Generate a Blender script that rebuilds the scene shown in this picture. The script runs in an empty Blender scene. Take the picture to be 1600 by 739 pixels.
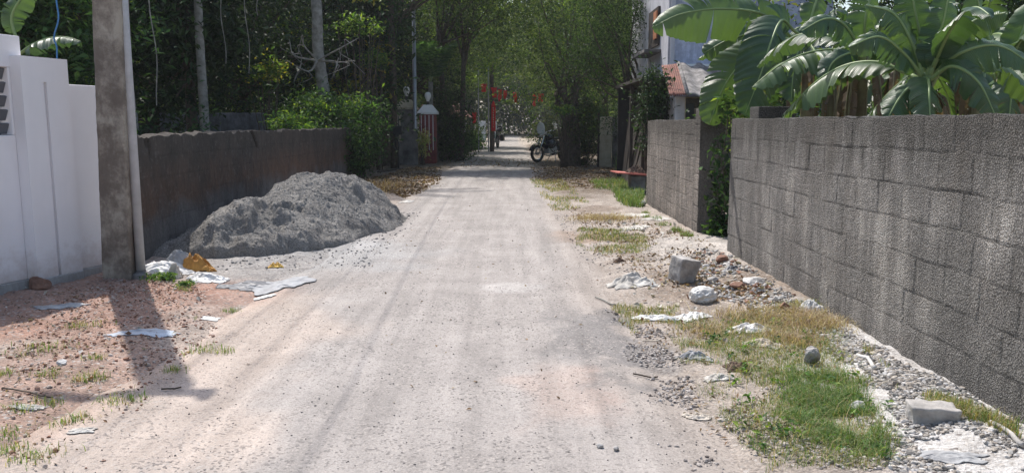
import bpy, bmesh, math, random
import numpy as np
from mathutils import Vector, Matrix
R = math.radians
scene = bpy.context.scene
col = bpy.context.collection

# ---------------- camera, world, sun, exposure ----------------
F_PX, CAM_H = 1250.0, 1.5
PITCH = math.atan((369.5 - 193.0) / F_PX)
cd = bpy.data.cameras.new('camera'); cam = bpy.data.objects.new('camera', cd); col.objects.link(cam)
cd.sensor_width = 36; cd.lens = 36 * F_PX / 1600; cd.clip_start = 0.05; cd.clip_end = 2000
cam.location = (0, 0, CAM_H); cam.rotation_euler = (math.pi / 2 - PITCH, 0, 0)
scene.camera = cam
SUN_EL = 57.0
sdx, sdy = -0.457, 0.889                      # horizontal direction towards the sun
w = bpy.data.worlds.new('World'); scene.world = w; w.use_nodes = True
wn = w.node_tree
sky = wn.nodes.new('ShaderNodeTexSky'); sky.sky_type = 'NISHITA'; sky.sun_disc = False
sky.sun_elevation = R(SUN_EL); sky.sun_rotation = math.atan2(sdx, sdy)
sky.dust_density = 2.5; sky.air_density = 1.2
bg = wn.nodes['Background']; bg.inputs['Strength'].default_value = 0.15
wn.links.new(sky.outputs[0], bg.inputs['Color'])
ld = bpy.data.lights.new('sun', 'SUN'); ld.energy = 4.2; ld.angle = R(0.55); ld.color = (1.0, 0.955, 0.9)
sun = bpy.data.objects.new('sun', ld); col.objects.link(sun)
ce = math.cos(R(SUN_EL))
sun.rotation_euler = Vector((sdx * ce, sdy * ce, math.sin(R(SUN_EL)))).to_track_quat('Z', 'Y').to_euler()
sun.location = (-10, 20, 30)
scene.view_settings.view_transform = 'Standard'; scene.view_settings.look = 'None'
scene.view_settings.gamma = 1; scene.view_settings.exposure = 0.36
scene.render.engine = 'CYCLES'
cy = scene.cycles
cy.max_bounces = 7; cy.diffuse_bounces = 4; cy.glossy_bounces = 3; cy.transmission_bounces = 5
cy.transparent_max_bounces = 6; cy.use_denoising = True; cy.caustics_reflective = False; cy.caustics_refractive = False

# ---------------- pixel -> point ----------------
def ray(px, py):
    x = (px - 800) / F_PX; y = (369.5 - py) / F_PX
    return np.array((x, math.cos(PITCH) + y * math.sin(PITCH), -math.sin(PITCH) + y * math.cos(PITCH)))
def G(px, py, z=0.0):
    d = ray(px, py); t = (CAM_H - z) / -d[2]
    return (d[0] * t, d[1] * t)
def AT(px, py, Y):
    d = ray(px, py); t = Y / d[1]
    return np.array((d[0] * t, Y, CAM_H + d[2] * t))

# ---------------- numpy noise ----------------
def _hash(ix, iy, iz, seed):
    h = (ix.astype(np.int64) * 374761393 + iy.astype(np.int64) * 668265263 + iz.astype(np.int64) * 1274126177 + seed * 974711) & 0xffffffff
    h = ((h ^ (h >> 13)) * 1274126177) & 0xffffffff
    h = ((h ^ (h >> 15)) * 2246822519) & 0xffffffff
    return ((h ^ (h >> 16)) & 0xffffff) / float(0xffffff)
def vn(x, y, z=0.0, seed=0):
    x, y, z = np.broadcast_arrays(np.asarray(x, float), np.asarray(y, float), np.asarray(z, float))
    ix, iy, iz = np.floor(x), np.floor(y), np.floor(z)
    fx, fy, fz = x - ix, y - iy, z - iz
    fx, fy, fz = [f * f * (3 - 2 * f) for f in (fx, fy, fz)]
    r = 0
    for a in (0, 1):
        for b in (0, 1):
            for c in (0, 1):
                r = r + _hash(ix + a, iy + b, iz + c, seed) * (fx if a else 1 - fx) * (fy if b else 1 - fy) * (fz if c else 1 - fz)
    return r
def fbm(x, y, z=0.0, oct=4, seed=0):
    r, a, s = 0, 0.5, 1.0
    for o in range(oct):
        r = r + a * (vn(np.asarray(x) * s, np.asarray(y) * s, np.asarray(z) * s, seed + o * 17) - 0.5) * 2; a *= .5; s *= 2.03
    return r
def sst(a, b, x):
    t = np.clip((np.asarray(x, float) - a) / (b - a), 0, 1); return t * t * (3 - 2 * t)

# ---------------- materials ----------------
def new_mat(name):
    m = bpy.data.materials.new(name); m.use_nodes = True
    nt = m.node_tree; nt.nodes.clear()
    out = nt.nodes.new('ShaderNodeOutputMaterial'); p = nt.nodes.new('ShaderNodeBsdfPrincipled')
    nt.links.new(p.outputs[0], out.inputs[0])
    return m, nt, p, out
def sock(nt, inp, v):
    if isinstance(v, bpy.types.NodeSocket): nt.links.new(v, inp)
    elif isinstance(v, (tuple, list)) and len(v) == 3 and inp.type == 'RGBA': inp.default_value = (*v, 1)
    else: inp.default_value = v
def tex_noise(nt, vec, scale, detail=5, rough=.55, dist=0):
    n = nt.nodes.new('ShaderNodeTexNoise'); nt.links.new(vec, n.inputs['Vector'])
    n.inputs['Scale'].default_value = scale; n.inputs['Detail'].default_value = detail
    n.inputs['Roughness'].default_value = rough; n.inputs['Distortion'].default_value = dist
    return n.outputs['Fac']
def tex_vor(nt, vec, scale, out='Distance', feature='F1'):
    n = nt.nodes.new('ShaderNodeTexVoronoi'); nt.links.new(vec, n.inputs['Vector']); n.feature = feature
    n.inputs['Scale'].default_value = scale
    return n.outputs[out]
def ramp(nt, fac, stops):
    n = nt.nodes.new('ShaderNodeValToRGB'); nt.links.new(fac, n.inputs[0])
    e = n.color_ramp.elements
    while len(e) < len(stops): e.new(0.5)
    for i, (p, c) in enumerate(stops):
        e[i].position = p; e[i].color = (*c, 1) if isinstance(c, (tuple, list)) else (c, c, c, 1)
    return n.outputs[0]
def mix(nt, f, a, b, mode='MIX'):
    n = nt.nodes.new('ShaderNodeMix'); n.data_type = 'RGBA'; n.blend_type = mode; n.clamp_factor = True
    sock(nt, n.inputs[0], f); sock(nt, n.inputs[6], a); sock(nt, n.inputs[7], b)
    return n.outputs[2]
def mth(nt, op, a, b=0.0):
    n = nt.nodes.new('ShaderNodeMath'); n.operation = op; sock(nt, n.inputs[0], a); sock(nt, n.inputs[1], b); return n.outputs[0]
def attr(nt, name, out='Color'):
    n = nt.nodes.new('ShaderNodeAttribute'); n.attribute_name = name; return n.outputs[out]
def bump(nt, p, h, strength=.5, dist=.02):
    b = nt.nodes.new('ShaderNodeBump'); b.inputs['Strength'].default_value = strength; b.inputs['Distance'].default_value = dist
    nt.links.new(h, b.inputs['Height']); nt.links.new(b.outputs[0], p.inputs['Normal'])
def vec_obj(nt, scale=None, world=False):
    if world: v = nt.nodes.new('ShaderNodeNewGeometry').outputs['Position']
    else: v = nt.nodes.new('ShaderNodeTexCoord').outputs['Object']
    if scale:
        m = nt.nodes.new('ShaderNodeMapping'); nt.links.new(v, m.inputs[0]); m.inputs['Scale'].default_value = scale; v = m.outputs[0]
    return v
def simple(name, c1, c2=None, scale=6, rough=.8, bmp=.3, bscale=40, metal=0, spec=.5, bdist=.01, world=False):
    m, nt, p, out = new_mat(name)
    v = vec_obj(nt, world=world)
    c2 = c2 or tuple(x * .75 for x in c1)
    f = tex_noise(nt, v, scale, 6, .6)
    c = ramp(nt, f, [(.35, c2), (.65, c1)])
    nt.links.new(c, p.inputs['Base Color'])
    p.inputs['Roughness'].default_value = rough; p.inputs['Metallic'].default_value = metal
    p.inputs['Specular IOR Level'].default_value = spec
    if bmp: bump(nt, p, tex_noise(nt, v, bscale, 5, .6), bmp, bdist)
    return m
def leaf_mat(name, transl=.35, rough=.45, spec=.5):
    m, nt, p, out = new_mat(name)
    c = attr(nt, 'lc')
    nt.links.new(c, p.inputs['Base Color']); p.inputs['Roughness'].default_value = rough
    p.inputs['Specular IOR Level'].default_value = spec
    t = nt.nodes.new('ShaderNodeBsdfTranslucent')
    tc = mix(nt, 1.0, c, (1.9, 1.9, .75), 'MULTIPLY'); nt.links.new(tc, t.inputs[0])
    mx = nt.nodes.new('ShaderNodeMixShader'); mx.inputs[0].default_value = transl
    nt.links.new(p.outputs[0], mx.inputs[1]); nt.links.new(t.outputs[0], mx.inputs[2]); nt.links.new(mx.outputs[0], out.inputs[0])
    return m
M = {}
M['leaf'] = leaf_mat('leaf', .34, .6, .25)
M['leaf_dark'] = leaf_mat('shaded_leaf', .14, .6, .22)  # leaf copy with less translucency, so the left grove looks shaded
M['grass'] = leaf_mat('grass_blade', .3, .6, .3)
M['litter'] = leaf_mat('dry_leaf', .1, .8, .2)
M['bark'] = simple('bark', (.13, .1, .075), (.05, .04, .03), 9, .9, .8, 30)
M['palm_bark'] = simple('palm_bark', (.34, .33, .3), (.17, .16, .14), 7, .9, .6, 25)
M['metal'] = simple('galvanised_steel', (.42, .43, .46), (.33, .34, .37), 14, .38, .1, 60, metal=.6)
M['pipe'] = simple('grey_pipe_paint', (.5, .51, .54), (.4, .41, .43), 9, .4, .1, 60)
M['black'] = simple('black_plastic', (.02, .02, .022), None, 5, .4, 0)
M['rubber'] = simple('rubber', (.025, .025, .025), None, 5, .8, 0)
M['chrome'] = simple('chrome', (.85, .85, .87), (.8, .8, .82), 5, .06, 0, metal=1)
M['red'] = simple('red_cloth', (.75, .03, .02), (.6, .02, .015), 4, .7, 0)
M['white_paint'] = simple('white_paint', (.8, .8, .8), (.76, .76, .77), 3, .6, .05, 30)
M['slat'] = simple('dark_grey_slat', (.12, .125, .14), (.09, .095, .11), 4, .5, 0)
M['maroon'] = simple('maroon_paint', (.22, .03, .03), (.15, .02, .02), 5, .6, .1)
M['cream'] = simple('cream_paint', (.5, .45, .34), (.36, .31, .22), 5, .7, .2)
M['glass_white'] = simple('opal_glass', (.85, .85, .85), (.8, .8, .8), 5, .15, 0)
M['conc_dark'] = simple('dark_concrete', (.22, .21, .2), (.07, .065, .06), 3, .9, .6, 20)
M['wood_dark'] = simple('dark_wood', (.05, .035, .025), (.018, .014, .012), 5, .8, .5, 18)
M['brown'] = simple('brown_cloth', (.16, .1, .07), (.06, .04, .03), 8, .9, .5, 20)
M['orange_rag'] = simple('orange_rag', (.5, .26, .06), (.3, .14, .03), 9, .8, .6, 30)
M['redplank'] = simple('faded_red_board', (.5, .16, .13), (.4, .11, .09), 6, .8, .3, 30)
M['orange'] = simple('orange_shutter', (.5, .2, .09), (.35, .13, .06), 6, .7, .2)
M['whitebag'] = simple('white_plastic', (.66, .66, .65), (.5, .485, .46), 9, .45, .4, 35)
M['whitecloth'] = simple('dirty_white_cloth', (.6, .585, .55), (.38, .35, .31), 7, .9, .4, 50)
M['greycloth'] = simple('grey_cloth', (.4, .41, .42), (.25, .25, .26), 9, .8, .4, 50)
M['bluecloth'] = simple('pale_blue_plastic', (.42, .5, .6), (.3, .32, .36), 9, .6, .4, 40)
M['paper'] = simple('paper', (.6, .55, .48), (.45, .38, .3), 7, .9, .2, 40)
M['stone'] = simple('stone', (.46, .44, .42), (.24, .23, .22), 9, .9, .7, 35, world=True)
M['pale_stone'] = simple('pale_stone', (.6, .59, .57), (.4, .39, .38), 8, .9, .6, 40, world=True)
M['brickbit'] = simple('brick_fragment', (.3, .17, .12), (.2, .11, .08), 12, .9, .5, 35)
M['blue_cable'] = simple('blue_cable', (.05, .2, .45), None, 5, .5, 0)
M['pit'] = simple('bike_tank_paint', (.02, .02, .03), None, 5, .2, 0)

def m_sand():
    m, nt, p, out = new_mat('grey_sand'); v = vec_obj(nt, world=True)
    f = tex_noise(nt, v, 2.2, 8, .7); g = tex_noise(nt, v, 55, 6, .85)
    c = ramp(nt, f, [(.3, (.2, .19, .178)), (.7, (.34, .325, .305))])
    c = mix(nt, .55, c, ramp(nt, g, [(.4, (.06, .06, .06)), (.6, (.85, .84, .82))]), 'OVERLAY')
    nt.links.new(c, p.inputs['Base Color']); p.inputs['Roughness'].default_value = .95; p.inputs['Specular IOR Level'].default_value = .2
    h = mth(nt, 'ADD', g, mth(nt, 'MULTIPLY', tex_noise(nt, v, 28, 6, .7), 2.0)); bump(nt, p, h, .9, .02)
    return m
M['sand'] = m_sand()
def m_ground():
    m, nt, p, out = new_mat('earth'); v = vec_obj(nt, world=True)
    a = attr(nt, 'gc')
    n1 = tex_noise(nt, v, 3.5, 8, .68); n2 = tex_noise(nt, v, 45, 6, .75)
    vo = tex_vor(nt, v, 55, 'Color')
    c = mix(nt, .75, a, ramp(nt, n1, [(.3, .28), (.7, .72)]), 'OVERLAY')
    c = mix(nt, .6, c, ramp(nt, n2, [(.3, .15), (.7, .85)]), 'OVERLAY')
    hs = nt.nodes.new('ShaderNodeSeparateColor'); nt.links.new(vo, hs.inputs[0])
    c = mix(nt, ramp(nt, hs.outputs[0], [(.82, 0.0), (.88, .75)]), c, mix(nt, hs.outputs[1], (.1, .08, .07), (.6, .56, .52)))
    nt.links.new(c, p.inputs['Base Color']); p.inputs['Roughness'].default_value = .97; p.inputs['Specular IOR Level'].default_value = .15
    h = mth(nt, 'ADD', mth(nt, 'MULTIPLY', n2, 1.2), mth(nt, 'MULTIPLY', tex_vor(nt, v, 60), .5)); bump(nt, p, h, .8, .02)
    return m
M['ground'] = m_ground()
def m_road():
    m, nt, p, out = new_mat('dusty_road'); v = vec_obj(nt, world=True)
    a = attr(nt, 'gc')
    vs = vec_obj(nt, (2.6, .16, 1), world=True)
    n0 = tex_noise(nt, vs, 2.2, 5, .6); n1 = tex_noise(nt, v, 1.7, 8, .7, .4); n2 = tex_noise(nt, v, 110, 3, .7)
    c = mix(nt, .36, a, ramp(nt, n0, [(.35, .3), (.65, .7)]), 'OVERLAY')
    c = mix(nt, .26, c, ramp(nt, n1, [(.35, .25), (.65, .75)]), 'OVERLAY')
    # exposed aggregate: small dark and pale chips, more of them where the dust is thin
    vo = nt.nodes.new('ShaderNodeTexVoronoi'); nt.links.new(v, vo.inputs[0]); vo.inputs['Scale'].default_value = 75
    hs = nt.nodes.new('ShaderNodeSeparateColor'); nt.links.new(vo.outputs['Color'], hs.inputs[0])
    thin = ramp(nt, tex_noise(nt, v, 1.1, 6, .7), [(.4, .05), (.62, .55)])
    chip = mth(nt, 'MULTIPLY', ramp(nt, hs.outputs[0], [(.7, 0.0), (.76, 1.0)]), mth(nt, 'ADD', thin, .18))
    c = mix(nt, chip, c, mix(nt, ramp(nt, hs.outputs[1], [(.4, 0.0), (.6, 1.0)]), (.13, .12, .115), (.42, .38, .35)))
    c = mix(nt, .4, c, ramp(nt, n2, [(.3, .2), (.7, .8)]), 'OVERLAY')
    nt.links.new(c, p.inputs['Base Color']); p.inputs['Roughness'].default_value = .95; p.inputs['Specular IOR Level'].default_value = .2
    h = mth(nt, 'SUBTRACT', mth(nt, 'MULTIPLY', n2, 1.0), mth(nt, 'MULTIPLY', chip, .6)); bump(nt, p, h, .55, .012)
    return m
M['road'] = m_road()
def m_block(name, light, dark, streak=(9, 9, .7), stain=.75, grain=120):
    m, nt, p, out = new_mat(name); v = vec_obj(nt, world=True)
    a = attr(nt, 'wc', 'Fac')
    g = tex_noise(nt, v, grain, 4, .85); g2 = tex_vor(nt, v, 95)
    st = tex_noise(nt, vec_obj(nt, streak, world=True), 1.4, 5, .65); big = tex_noise(nt, v, .9, 6, .65)
    c = mix(nt, ramp(nt, st, [(.36, 0.0), (.62, 1.0)]), dark, light)
    c = mix(nt, ramp(nt, big, [(.42, stain), (.57, 0.0)]), c, tuple(x * .45 for x in light))
    run = tex_noise(nt, vec_obj(nt, (7, 7, .35), world=True), 1.0, 6, .7); c = mix(nt, ramp(nt, run, [(.42, .4), (.56, 0.0)]), c, tuple(x * .35 for x in light))
    sz = nt.nodes.new('ShaderNodeSeparateXYZ'); nt.links.new(v, sz.inputs[0])
    tm = mth(nt, 'ADD', mth(nt, 'MULTIPLY', sz.outputs[2], .55), mth(nt, 'MULTIPLY', run, .9)); c = mix(nt, ramp(nt, mth(nt, 'SUBTRACT', tm, .3), [(.74, 0.0), (.92, .7)]), c, (.09, .085, .075))
    c = mix(nt, ramp(nt, tex_noise(nt, v, 2.2, 6, .7), [(.5, 0.0), (.7, .45)]), c, (.27, .24, .21))
    c = mix(nt, .7, c, ramp(nt, g, [(.38, .1), (.62, .92)]), 'OVERLAY')
    c = mix(nt, .6, c, ramp(nt, g2, [(.0, .85), (.55, .15)]), 'OVERLAY')
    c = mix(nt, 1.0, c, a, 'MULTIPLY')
    nt.links.new(c, p.inputs['Base Color']); p.inputs['Roughness'].default_value = .95; p.inputs['Specular IOR Level'].default_value = .2
    bump(nt, p, mth(nt, 'ADD', g, mth(nt, 'MULTIPLY', g2, -1.4)), 1.0, .014)
    return m
M['block'] = m_block('concrete_block', (.57, .545, .515), (.34, .32, .3), (3, 3, .8), .7)
M['block2'] = m_block('streaked_concrete_block', (.58, .53, .48), (.36, .32, .29), (6, 6, .5), .5)
def m_oldwall():
    m, nt, p, out = new_mat('mouldy_render'); v = vec_obj(nt, world=True)
    a = attr(nt, 'wc', 'Fac')
    sx = nt.nodes.new('ShaderNodeSeparateXYZ'); nt.links.new(v, sx.inputs[0])
    n = tex_noise(nt, v, 1.6, 8, .7); st = tex_noise(nt, vec_obj(nt, (2.2, 2.2, 1.1), world=True), 1.6, 8, .72)
    zz = mth(nt, 'ADD', sx.outputs[2], mth(nt, 'MULTIPLY', n, .9))
    c = ramp(nt, mth(nt, 'MULTIPLY', zz, .6), [(.3, (.2, .19, .18)), (.52, (.13, .12, .115)), (.66, (.125, .078, .056)), (.95, (.08, .068, .058))])
    c = mix(nt, ramp(nt, st, [(.3, .75), (.6, 0.0)]), c, (.035, .032, .03))
    c = mix(nt, ramp(nt, tex_noise(nt, v, 14, 5, .7), [(.55, 0.0), (.75, .35)]), c, (.28, .26, .25))
    c = mix(nt, 1.0, c, a, 'MULTIPLY')
    nt.links.new(c, p.inputs['Base Color']); p.inputs['Roughness'].default_value = .92; p.inputs['Specular IOR Level'].default_value = .25
    bump(nt, p, tex_noise(nt, v, 25, 7, .7), .7, .015)
    return m
M['oldwall'] = m_oldwall()
def m_stain(name, base, stain, sc=2.0, amt=.8, streak=(4, 4, .8), bmp=.4):
    m, nt, p, out = new_mat(name); v = vec_obj(nt, world=True)
    n = tex_noise(nt, v, sc, 8, .72); st = tex_noise(nt, vec_obj(nt, streak, world=True), sc, 6, .7)
    c = mix(nt, ramp(nt, n, [(.42, amt), (.6, 0.0)]), base, stain)
    c = mix(nt, ramp(nt, st, [(.4, amt * .7), (.55, 0.0)]), c, stain)
    nt.links.new(c, p.inputs['Base Color']); p.inputs['Roughness'].default_value = .9
    bump(nt, p, tex_noise(nt, v, 30, 6, .7), bmp, .01)
    return m
M['pole'] = m_stain('weathered_pole_concrete', (.4, .35, .285), (.13, .1, .08), 3.2, .8, (3.2, 3.2, 1.6), .7)
M['house_blue'] = m_stain('mouldy_pale_blue_plaster', (.56, .59, .72), (.2, .22, .28), 1.6, .7)
M['house_white'] = m_stain('pale_plaster', (.62, .62, .66), (.3, .3, .33), 1.2, .5)
M['blue_wall'] = m_stain('blue_grey_plaster', (.24, .26, .32), (.08, .085, .1), 1.6, .8)
M['grey_plinth'] = m_stain('bare_plinth', (.4, .39, .38), (.25, .23, .21), 5, .7)
M['asbestos'] = m_stain('asbestos_sheet', (.32, .3, .29), (.09, .085, .08), 3.5, .85, (3, 1, 1))
M['redroof'] = m_stain('red_painted_sheet', (.3, .12, .09), (.13, .07, .055), 5, .8)
M['whitewall'] = m_stain('white_wall_paint', (.86, .83, .84), (.78, .755, .76), 1.0, .5, (3, 3, .6), .06)
nt_ = M['whitewall'].node_tree; p_ = [n for n in nt_.nodes if n.type == 'BSDF_PRINCIPLED'][0]; l_ = p_.inputs['Base Color'].links[0].from_socket
vv_ = vec_obj(nt_, world=True); sz_ = nt_.nodes.new('ShaderNodeSeparateXYZ'); nt_.links.new(vv_, sz_.inputs[0])
sp_ = ramp(nt_, mth(nt_, 'SUBTRACT', mth(nt_, 'MULTIPLY', tex_noise(nt_, vv_, 9, 8, .75), .75), sz_.outputs[2]), [(.0, 0.0), (.4, .6)])
nt_.links.new(mix(nt_, sp_, l_, (.42, .3, .23)), p_.inputs['Base Color'])
M['hollow'] = simple('unlit_interior_wood', (.03, .027, .025), (.015, .014, .013), 4, .9, .5)  # near-black colour stands in for shade inside the shelter
def m_banana(name, c1, c2):
    m, nt, p, out = new_mat(name)
    uv = nt.nodes.new('ShaderNodeUVMap').outputs[0]; v = vec_obj(nt)
    wv = nt.nodes.new('ShaderNodeTexWave'); nt.links.new(uv, wv.inputs[0]); wv.bands_direction = 'X'
    wv.inputs['Scale'].default_value = 22; wv.inputs['Distortion'].default_value = .6; wv.inputs['Detail'].default_value = 2
    n = tex_noise(nt, v, 4, 5, .6)
    c = ramp(nt, n, [(.3, c2), (.7, c1)])
    oi = nt.nodes.new('ShaderNodeObjectInfo'); c = mix(nt, mth(nt, 'MULTIPLY', oi.outputs['Random'], .35 if 'dry' not in name else 0.0), c, (.12, .19, .05))
    c = mix(nt, .22, c, ramp(nt, wv.outputs['Fac'], [(0, .3), (1, .7)]), 'OVERLAY')
    sp = nt.nodes.new('ShaderNodeSeparateXYZ'); nt.links.new(uv, sp.inputs[0])
    edge = ramp(nt, mth(nt, 'ADD', sp.outputs[1], mth(nt, 'MULTIPLY', n, .1)), [(1.03, 0.0), (1.07, .5)])
    c = mix(nt, edge, c, (.2, .13, .05))
    nt.links.new(c, p.inputs['Base Color']); p.inputs['Roughness'].default_value = .36; p.inputs['Specular IOR Level'].default_value = .55
    bump(nt, p, wv.outputs['Fac'], .35, .01)
    t = nt.nodes.new('ShaderNodeBsdfTranslucent'); nt.links.new(mix(nt, 1.0, c, (2.6, 2.5, .8), 'MULTIPLY'), t.inputs[0])
    mx = nt.nodes.new('ShaderNodeMixShader'); mx.inputs[0].default_value = .23
    nt.links.new(p.outputs[0], mx.inputs[1]); nt.links.new(t.outputs[0], mx.inputs[2]); nt.links.new(mx.outputs[0], out.inputs[0])
    return m
M['banana'] = m_banana('banana_leaf', (.048, .098, .046), (.026, .06, .033))
M['banana_dry'] = m_banana('dry_banana_leaf', (.17, .115, .065), (.08, .055, .035))
M['rib'] = simple('banana_midrib', (.22, .3, .12), (.2, .28, .1), 5, .45, .1)
M['stem'] = simple('banana_stem', (.2, .19, .09), (.09, .06, .035), 5, .6, .5, 14)

# ---------------- mesh helpers ----------------
def tag(o, label=None, cat=None, group=None, kind=None):
    if label: o['label'] = label
    if cat: o['category'] = cat
    if group: o['group'] = group
    if kind: o['kind'] = kind
    return o
def empty(name, loc, label, cat, group=None, rz=0):
    o = bpy.data.objects.new(name, None); o.empty_display_size = .1; col.objects.link(o)
    o.location = loc; o.rotation_euler = (0, 0, rz)
    return tag(o, label, cat, group)
class Geo:
    def __init__(s): s.V = []; s.T = []; s.Q = []; s.C = []; s.U = []; s.n = 0; s.A = []
    def add(s, V, T=None, Q=None, col=None, uv=None, at=None):
        V = np.asarray(V, float).reshape(-1, 3)
        if T is not None and len(T): s.T.append(np.asarray(T, int).reshape(-1, 3) + s.n)
        if Q is not None and len(Q): s.Q.append(np.asarray(Q, int).reshape(-1, 4) + s.n)
        if col is not None:
            c = np.asarray(col, float)
            s.C.append(np.broadcast_to(c, (len(V), 3)).copy())
        if uv is not None: s.U.append(np.asarray(uv, float))
        if at is not None: s.A.append(np.asarray(at, float))
        s.V.append(V); s.n += len(V); return s
    def box(s, x0, x1, y0, y1, z0, z1, mat=None):
        V = np.array([(x, y, z) for x in (x0, x1) for y in (y0, y1) for z in (z0, z1)], float)
        if mat is not None: V = np.array([tuple(mat @ Vector(v)) for v in V])
        return s.add(V, Q=[(0, 1, 3, 2), (4, 6, 7, 5), (0, 4, 5, 1), (2, 3, 7, 6), (0, 2, 6, 4), (1, 5, 7, 3)])
    def tube(s, pts, rad, n=8, col=None, smooth=0):
        P = np.asarray(pts, float)
        if smooth: P, rr = catmull(P, smooth, rad); rad = rr
        rad = np.broadcast_to(np.asarray(rad, float), (len(P),))
        T = np.gradient(P, axis=0); T /= np.linalg.norm(T, axis=1)[:, None] + 1e-9
        ref = np.array((0, 0, 1.)) if abs(T[:, 2]).mean() < .8 else np.array((1., 0, 0))
        A = np.cross(T, ref); A /= np.linalg.norm(A, axis=1)[:, None] + 1e-9; B = np.cross(T, A)
        th = np.arange(n) * 2 * math.pi / n
        V = P[:, None] + rad[:, None, None] * (np.cos(th)[None, :, None] * A[:, None] + np.sin(th)[None, :, None] * B[:, None])
        k = len(P); Q = []
        for i in range(k - 1):
            for j in range(n):
                j2 = (j + 1) % n; Q.append((i * n + j, i * n + j2, (i + 1) * n + j2, (i + 1) * n + j))
        V = V.reshape(-1, 3); V = np.vstack([V, P[:1], P[-1:]]); T_ = []
        for j in range(n):
            j2 = (j + 1) % n; T_.append((k * n, j2, j)); T_.append((k * n + 1, (k - 1) * n + j, (k - 1) * n + j2))
        return s.add(V, T=T_, Q=Q, col=col)
    def lathe(s, prof, n=20, c=(0, 0, 0)):
        th = np.arange(n) * 2 * math.pi / n; V = []
        for r, z in prof: V += [(c[0] + r * math.cos(t), c[1] + r * math.sin(t), c[2] + z) for t in th]
        Q = [(i * n + j, i * n + (j + 1) % n, (i + 1) * n + (j + 1) % n, (i + 1) * n + j) for i in range(len(prof) - 1) for j in range(n)]
        return s.add(V, Q=Q)
    def grid(s, P, col=None, uv=None, at=None):         # P: (a,b,3)
        a, b = P.shape[:2]; i = np.arange(a * b).reshape(a, b)
        Q = np.stack([i[:-1, :-1], i[1:, :-1], i[1:, 1:], i[:-1, 1:]], -1).reshape(-1, 4)
        return s.add(P.reshape(-1, 3), Q=Q, col=None if col is None else col.reshape(-1, 3), uv=None if uv is None else uv.reshape(-1, 2), at=None if at is None else at.reshape(-1))
    def build(s, name, mat, parent=None, smooth=False, colname='lc', bevel=0, loc=None, solid=0):
        me = bpy.data.meshes.new(name); V = np.vstack(s.V)
        T = np.vstack(s.T) if s.T else np.zeros((0, 3), int); Q = np.vstack(s.Q) if s.Q else np.zeros((0, 4), int)
        me.vertices.add(len(V)); me.vertices.foreach_set('co', V.astype(np.float32).ravel())
        me.loops.add(T.size + Q.size); L = np.concatenate([T.ravel(), Q.ravel()]); me.loops.foreach_set('vertex_index', L.astype(np.int32))
        me.polygons.add(len(T) + len(Q))
        st = np.concatenate([np.arange(len(T)) * 3, T.size + np.arange(len(Q)) * 4]).astype(np.int32)
        me.polygons.foreach_set('loop_start', st)
        me.polygons.foreach_set('use_smooth', np.full(len(st), smooth, bool))
        me.update(calc_edges=True); me.validate()
        if s.C:
            C = np.vstack(s.C); a = me.color_attributes.new(colname, 'FLOAT_COLOR', 'POINT')
            a.data.foreach_set('color', np.hstack([C, np.ones((len(C), 1))]).astype(np.float32).ravel())
        if s.A:
            a = me.attributes.new('wc', 'FLOAT', 'POINT'); a.data.foreach_set('value', np.concatenate(s.A).astype(np.float32))
        if s.U:
            U = np.vstack(s.U); l = me.uv_layers.new(name='UVMap'); l.data.foreach_set('uv', U[L].astype(np.float32).ravel())
        me.materials.append(M[mat] if isinstance(mat, str) else mat)
        o = bpy.data.objects.new(name, me); col.objects.link(o)
        if parent is not None: o.parent = parent
        if loc is not None: o.location = loc
        if bevel:
            b = o.modifiers.new('bevel', 'BEVEL'); b.width = bevel; b.segments = 2; b.limit_method = 'ANGLE'
        if solid:
            b = o.modifiers.new('solid', 'SOLIDIFY'); b.thickness = solid
        return o
def catmull(P, k, rad=None):
    P = np.asarray(P, float); n = len(P)
    E = np.vstack([2 * P[0] - P[1], P, 2 * P[-1] - P[-2]]); out = []; rr = []
    rad = None if rad is None else np.broadcast_to(np.asarray(rad, float), (n,))
    for i in range(n - 1):
        p0, p1, p2, p3 = E[i:i + 4]
        for t in np.arange(k) / k:
            out.append(.5 * ((2 * p1) + (-p0 + p2) * t + (2 * p0 - 5 * p1 + 4 * p2 - p3) * t * t + (-p0 + 3 * p1 - 3 * p2 + p3) * t ** 3))
            if rad is not None: rr.append(rad[i] * (1 - t) + rad[i + 1] * t)
    out.append(P[-1]);
    if rad is not None: rr.append(rad[-1])
    return np.array(out), np.array(rr)

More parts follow.
